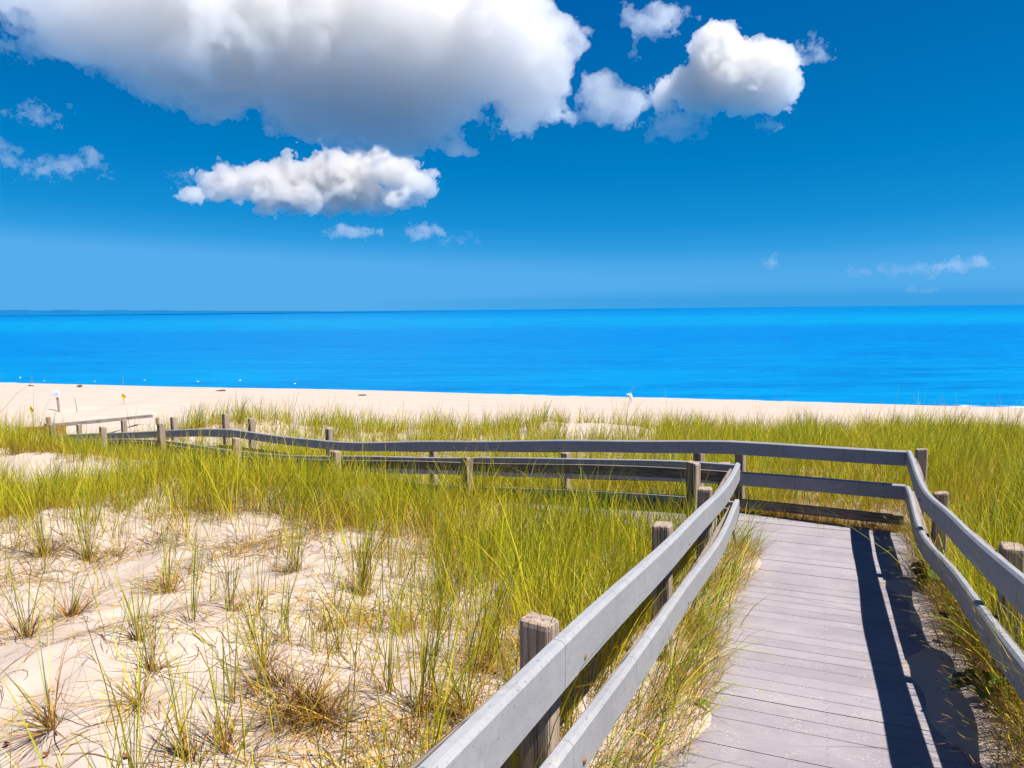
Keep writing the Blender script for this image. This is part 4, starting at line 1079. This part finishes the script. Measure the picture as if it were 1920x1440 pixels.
# ---------------------------------------------------------------- clouds
def mat_cloud(name, dens):
    m, nt, out = new_mat(name); k = NT(nt)
    v = k.n('ShaderNodeVolumePrincipled'); v.inputs['Color'].default_value = (*CLOUD_C, 1); v.inputs['Density'].default_value = dens
    v.inputs['Anisotropy'].default_value = CLOUD_G
    nt.links.new(v.outputs[0], out.inputs['Volume']); return m
CLOUD_G = .6; CLOUD_C = (.915, .905, .895)
def cloud(name, puffs, dist, voxel, nscale, amp, dens, label, base=None, seed=0):
    """puffs: (bearing x, bearing y, half width, half height, half depth, nearer) in units of a 1400th of the distance"""
    q = dist / 1400.
    ctr = np.mean([sky_dir(p[0], p[1]) * (dist - p[5] * q) for p in puffs], 0)
    me = bpy.data.meshes.new(name); o = bpy.data.objects.new(name, me); col.objects.link(o); o.location = ctr
    yaw = math.atan2(ctr[0], ctr[1]); o.rotation_euler = (0, 0, -yaw)
    Rz = np.array([[math.cos(yaw), -math.sin(yaw), 0], [math.sin(yaw), math.cos(yaw), 0], [0, 0, 1]])   # world -> local
    E = []
    for (x, y, rx, rz, ry, near) in puffs:
        c = Rz @ (sky_dir(x, y) * (dist - near * q) - ctr); E.append((c, np.array([rx, ry, rz]) * q))
    lo = np.min([c - r_ for c, r_ in E], 0) - amp * 60 * q * .5; hi = np.max([c + r_ for c, r_ in E], 0) + amp * 60 * q * .5
    ng = bpy.data.node_groups.new(name, 'GeometryNodeTree'); ng.interface.new_socket('Geometry', in_out='OUTPUT', socket_type='NodeSocketGeometry')
    N = ng.nodes; Lk = ng.links
    def mth(op, a, b=None, c=None):
        nd = N.new('ShaderNodeMath'); nd.operation = op
        for i, v in enumerate((a, b, c)):
            if v is None: continue
            if isinstance(v, (int, float)): nd.inputs[i].default_value = v
            else: Lk.new(v, nd.inputs[i])
        return nd.outputs[0]
    pos = N.new('GeometryNodeInputPosition').outputs[0]
    def noise(scale, detail, rough, off):
        a = N.new('ShaderNodeVectorMath'); a.operation = 'ADD'; Lk.new(pos, a.inputs[0]); a.inputs[1].default_value = (off * 97.3, off * 31.7, off * 55.1)
        nd = N.new('ShaderNodeTexNoise'); Lk.new(a.outputs[0], nd.inputs['Vector']); nd.inputs['Scale'].default_value = scale; nd.inputs['Detail'].default_value = detail; nd.inputs['Roughness'].default_value = rough
        return nd.outputs[0], nd.outputs[1]
    # bend the space a little, then join the puffs
    f0, c0 = noise(nscale / q * .45, 2, .5, seed + 1)
    s1 = N.new('ShaderNodeVectorMath'); s1.operation = 'SUBTRACT'; Lk.new(c0, s1.inputs[0]); s1.inputs[1].default_value = (.5, .5, .5)
    s2 = N.new('ShaderNodeVectorMath'); s2.operation = 'MULTIPLY_ADD'; Lk.new(s1.outputs[0], s2.inputs[0]); s2.inputs[1].default_value = (60 * q * amp * 2,) * 3; Lk.new(pos, s2.inputs[2])
    wp = s2.outputs[0]; d = None
    for c, r_ in E:
        a = N.new('ShaderNodeVectorMath'); a.operation = 'SUBTRACT'; Lk.new(wp, a.inputs[0]); a.inputs[1].default_value = tuple(c)
        b = N.new('ShaderNodeVectorMath'); b.operation = 'DIVIDE'; Lk.new(a.outputs[0], b.inputs[0]); b.inputs[1].default_value = tuple(r_)
        l = N.new('ShaderNodeVectorMath'); l.operation = 'LENGTH'; Lk.new(b.outputs[0], l.inputs[0])
        e = mth('MULTIPLY', mth('SUBTRACT', 1., l.outputs['Value']), float(min(r_[0], r_[2]) / (60 * q)))
        d = e if d is None else mth('SMOOTH_MAX', d, e, .12)
    f1, _ = noise(nscale / q, 9, .64, seed + 3)
    f2, _ = noise(nscale / q * 4.2, 4, .62, seed + 5)
    dd = mth('ADD', d, mth('ADD', mth('MULTIPLY', mth('SUBTRACT', f1, .54), amp * 3.4), mth('MULTIPLY', mth('SUBTRACT', f2, .5), amp * .62)))
    if base is not None:
        sp = N.new('ShaderNodeSeparateXYZ'); Lk.new(pos, sp.inputs[0])
        zb = base * q
        dd = mth('SUBTRACT', dd, mth('MAXIMUM', 0., mth('MULTIPLY', mth('SUBTRACT', zb, sp.outputs[2]), 1 / (25 * q))))
    vc = N.new('GeometryNodeVolumeCube'); Lk.new(dd, vc.inputs['Density']); vc.inputs['Background'].default_value = -1
    vc.inputs['Min'].default_value = tuple(lo); vc.inputs['Max'].default_value = tuple(hi)
    for i, ax_ in enumerate('XYZ'): vc.inputs['Resolution ' + ax_].default_value = max(8, int((hi[i] - lo[i]) / (voxel * q)))
    vm = N.new('GeometryNodeVolumeToMesh'); Lk.new(vc.outputs[0], vm.inputs['Volume']); vm.inputs['Threshold'].default_value = 0.0
    sm = N.new('GeometryNodeSetMaterial'); Lk.new(vm.outputs[0], sm.inputs['Geometry']); sm.inputs['Material'].default_value = mat_cloud('cloud_vapour', dens / q)
    go = N.new('NodeGroupOutput'); Lk.new(sm.outputs[0], go.inputs[0])
    md = o.modifiers.new('vapour', 'NODES'); md.node_group = ng
    return tag(o, label, 'cloud', 'fair weather clouds over the sea')

G2 = 'fair weather clouds over the sea'
cloud('cloud', [(150, 10, 100, 66, 120, 60), (330, 45, 165, 108, 160, 30), (540, 60, 190, 130, 170, 0), (740, 60, 200, 130, 170, 0), (900, 70, 140, 115, 150, 0), (985, 108, 88, 92, 110, 0),
                (780, 190, 110, 70, 110, -60), (610, 170, 150, 80, 120, -40), (430, 135, 140, 60, 120, 0), (235, 88, 130, 42, 110, 40), (990, 195, 60, 48, 90, -30), (720, 245, 120, 38, 100, -80), (850, 268, 26, 14, 40, -80), (440, -40, 380, 60, 130, 0),
                (900, 225, 26, 12, 30, -60)],
      2400, 2.8, .019, .66, .030, 'largest cloud, grey bellied with bright edges, spread across the upper sky', seed=1)
cloud('cloud', [(1345, 105, 52, 58, 60, 0), (1400, 140, 75, 55, 70, 0), (1462, 138, 44, 42, 50, 0), (1320, 170, 76, 38, 60, 0), (1400, 186, 62, 26, 50, 0), (1440, 170, 50, 34, 50, 0)],
      2600, 1.7, .028, .40, .07, 'puffy white heart shaped cloud right of the large grey cloud', seed=2)
cloud('cloud', [(1130, 184, 38, 44, 40, 0), (1172, 198, 42, 32, 38, 0), (1112, 205, 30, 26, 30, 0), (1225, 185, 12, 22, 14, 0)], 2600, 1.5, .03, .42, 0.035, 'small white cloud between the largest cloud and the heart shaped one', seed=3)
cloud('cloud', [(1255, 232, 48, 20, 34, 0), (1300, 240, 32, 13, 20, 0), (1225, 228, 20, 12, 20, 0)], 2600, 1.2, .04, .42, 0.030, 'ragged low cloud shred under the heart shaped cloud', seed=4)
cloud('cloud', [(1235, 33, 44, 24, 34, 0), (1192, 26, 28, 16, 20, 0), (1270, 24, 26, 12, 16, 0), (1195, 75, 13, 20, 14, 0), (1205, 55, 14, 16, 14, 0)], 2600, 1.2, .04, .42, 0.025, 'thin ragged cloud at the very top of the sky', seed=5)
cloud('cloud', [(1525, 97, 24, 13, 18, 0), (1500, 106, 16, 8, 12, 0)], 2600, 1.0, .06, .45, 0.018, 'faint scrap of cloud off the upper tip of the heart shaped cloud', seed=6)
cloud('cloud', [(1440, 233, 22, 10, 16, 0)], 2600, .9, .06, .4, 0.025, 'tiny cloud puff below the heart shaped cloud', seed=7)
cloud('cloud', [(610, 318, 84, 34, 70, 0), (510, 335, 74, 30, 60, 0), (710, 318, 80, 34, 60, 0), (775, 340, 44, 24, 40, 0), (430, 352, 62, 20, 50, 0), (560, 366, 120, 26, 70, 0), (690, 366, 90, 24, 60, 0), (370, 364, 40, 11, 30, 0), (812, 318, 16, 9, 12, 0), (520, 402, 26, 8, 18, 0)],
      3200, 2.0, .024, .46, .085, 'medium flat bottomed cloud under the largest one', seed=8)
cloud('cloud', [(345, 332, 18, 7, 12, 0)], 3200, .8, .07, .45, 0.018, 'tiny shred of vapour at the upper end of the medium cloud', seed=18)
cloud('cloud', [(660, 435, 46, 11, 30, 0), (640, 430, 24, 9, 20, 0)], 3800, 1.0, .05, .3, 0.025, 'small flat cloud low over the sea under the medium cloud', seed=9)
cloud('cloud', [(798, 432, 34, 14, 26, 0), (780, 438, 30, 9, 20, 0)], 3800, 1.0, .05, .32, 0.025, 'small domed cloud low over the sea', seed=10)
cloud('cloud', [(865, 448, 26, 6, 20, 0), (840, 453, 14, 5, 10, 0)], 3800, .8, .06, .30, 0.010, 'thin streak of cloud trailing from the small domed one', seed=19)
cloud('cloud', [(175, 297, 22, 14, 18, 0), (132, 306, 34, 13, 20, 0), (82, 316, 24, 13, 18, 0)], 3000, 1.0, .05, .42, 0.025, 'ragged streak of cloud low in the sky above the signs', seed=11)
cloud('cloud', [(40, 308, 32, 12, 20, 0), (10, 284, 18, 11, 16, 0)], 3000, 1.0, .05, .42, 0.020, 'ragged cloud cut off by the edge of the picture', seed=12)
cloud('cloud', [(75, 215, 20, 9, 14, 0), (38, 208, 18, 6, 12, 0), (115, 221, 9, 12, 9, 0)], 2800, .9, .06, .42, 0.020, 'row of three faint cloud scraps under the end of the largest cloud', seed=13)
cloud('cloud', [(1798, 496, 42, 10, 26, 0), (1770, 500, 20, 6, 14, 0)], 4200, .9, .05, .3, 0.015, 'small lens shaped cloud low above the horizon', seed=14)
cloud('cloud', [(1690, 505, 60, 8, 26, 0), (1640, 509, 34, 6, 20, 0)], 4200, .9, .05, .32, 0.007, 'long faint streak of cloud beside the lens shaped one', seed=15)
cloud('cloud', [(1453, 488, 16, 9, 12, 0)], 4200, .8, .06, .36, 0.015, 'tiny lone cloud low over the sea', seed=16)
cloud('cloud', [(1730, 543, 24, 5, 14, 0)], 4600, .8, .05, .16, .008, 'faintest cloud just above the horizon', seed=17)
cloud('cloud', [(12, 92, 22, 9, 16, 0), (40, 88, 20, 6, 12, 0)], 2600, 1.0, .05, .42, .02, 'small shred of cloud at the edge of the sky beside the largest cloud', seed=20)

# ---------------------------------------------------------------- light, sky, camera
SUN_H = np.array([.90, -.43]); SUN_H /= np.linalg.norm(SUN_H); SUN_EL = R(60)
sd = Vector((SUN_H[0] * math.cos(SUN_EL), SUN_H[1] * math.cos(SUN_EL), math.sin(SUN_EL)))
L = bpy.data.lights.new('sun', 'SUN'); L.energy = SUN_E; L.angle = R(.53); L.color = (1, .955, .88)
lo = bpy.data.objects.new('sun', L); col.objects.link(lo); lo.rotation_euler = sd.to_track_quat('Z', 'Y').to_euler(); lo.location = (20, -10, 40)

w = bpy.data.worlds.new('World'); scene.world = w; w.use_nodes = True
k = NT(w.node_tree); w.node_tree.nodes.clear()
sky = k.n('ShaderNodeTexSky', sky_type='NISHITA'); sky.sun_disc = False; sky.sun_elevation = SUN_EL; sky.sun_rotation = math.atan2(SUN_H[0], SUN_H[1])
gen = k.n('ShaderNodeTexCoord').outputs['Generated']; gs = k.n('ShaderNodeSeparateXYZ', i_0=gen)
k.set(sky.inputs[0], k.n('ShaderNodeCombineXYZ', i_0=gs.outputs[0], i_1=gs.outputs[1], i_2=k.math('MAXIMUM', gs.outputs[2], .012)).outputs[0])
sky.air_density = 1.0; sky.dust_density = .3; sky.ozone_density = 2.5
sep = k.n('ShaderNodeSeparateColor', i_0=sky.outputs[0])
tone = k.ramp(k.math('MULTIPLY', sep.outputs[1], .1516), [(0, (.0, .02, .10)), (.12, (.0, .04, .19)), (.32, (.0, .108, .40)), (.46, (.0, .165, .48)), (.58, (.0, .21, .565)), (.76, (.008, .278, .68)), (.86, (.030, .335, .75)), (.95, (.09, .415, .83))])
bright = k.n('ShaderNodeVectorMath', operation='SCALE', i_0=tone); bright.inputs['Scale'].default_value = 1 / (SKYS * 2 ** EXPO)
cmb = bright
bg = k.n('ShaderNodeBackground', i_0=cmb.outputs[0], i_1=SKYS)
wo = k.n('ShaderNodeOutputWorld'); w.node_tree.links.new(bg.outputs[0], wo.inputs['Surface'])

cam = bpy.data.cameras.new('camera'); cam.sensor_width = 36; cam.lens = 26.25; cam.clip_start = .05; cam.clip_end = 60000
co = bpy.data.objects.new('camera', cam); col.objects.link(co); scene.camera = co
pit = math.atan2(140, 1400); rol = math.atan2(13, 1390)
fw = Vector((0, math.cos(pit), -math.sin(pit))); up0 = Vector((0, math.sin(pit), math.cos(pit))); r0 = Vector((1, 0, 0))
rt = r0 * math.cos(rol) - up0 * math.sin(rol); up = up0 * math.cos(rol) + r0 * math.sin(rol)
co.matrix_world = Matrix(((rt.x, up.x, -fw.x, 0), (rt.y, up.y, -fw.y, 0), (rt.z, up.z, -fw.z, 2.1), (0, 0, 0, 1)))

vs = scene.view_settings; scene.display_settings.display_device = 'sRGB'
vs.view_transform = 'Standard'; vs.look = 'None'; vs.gamma = 1; vs.use_curve_mapping = False; vs.exposure = EXPO
cy = scene.cycles; cy.max_bounces = 10; cy.diffuse_bounces = 3; cy.glossy_bounces = 2; cy.transmission_bounces = 4; cy.transparent_max_bounces = 16; cy.volume_bounces = VOLB
cy.use_denoising = True; cy.caustics_reflective = False; cy.caustics_refractive = False; cy.sample_clamp_indirect = 6
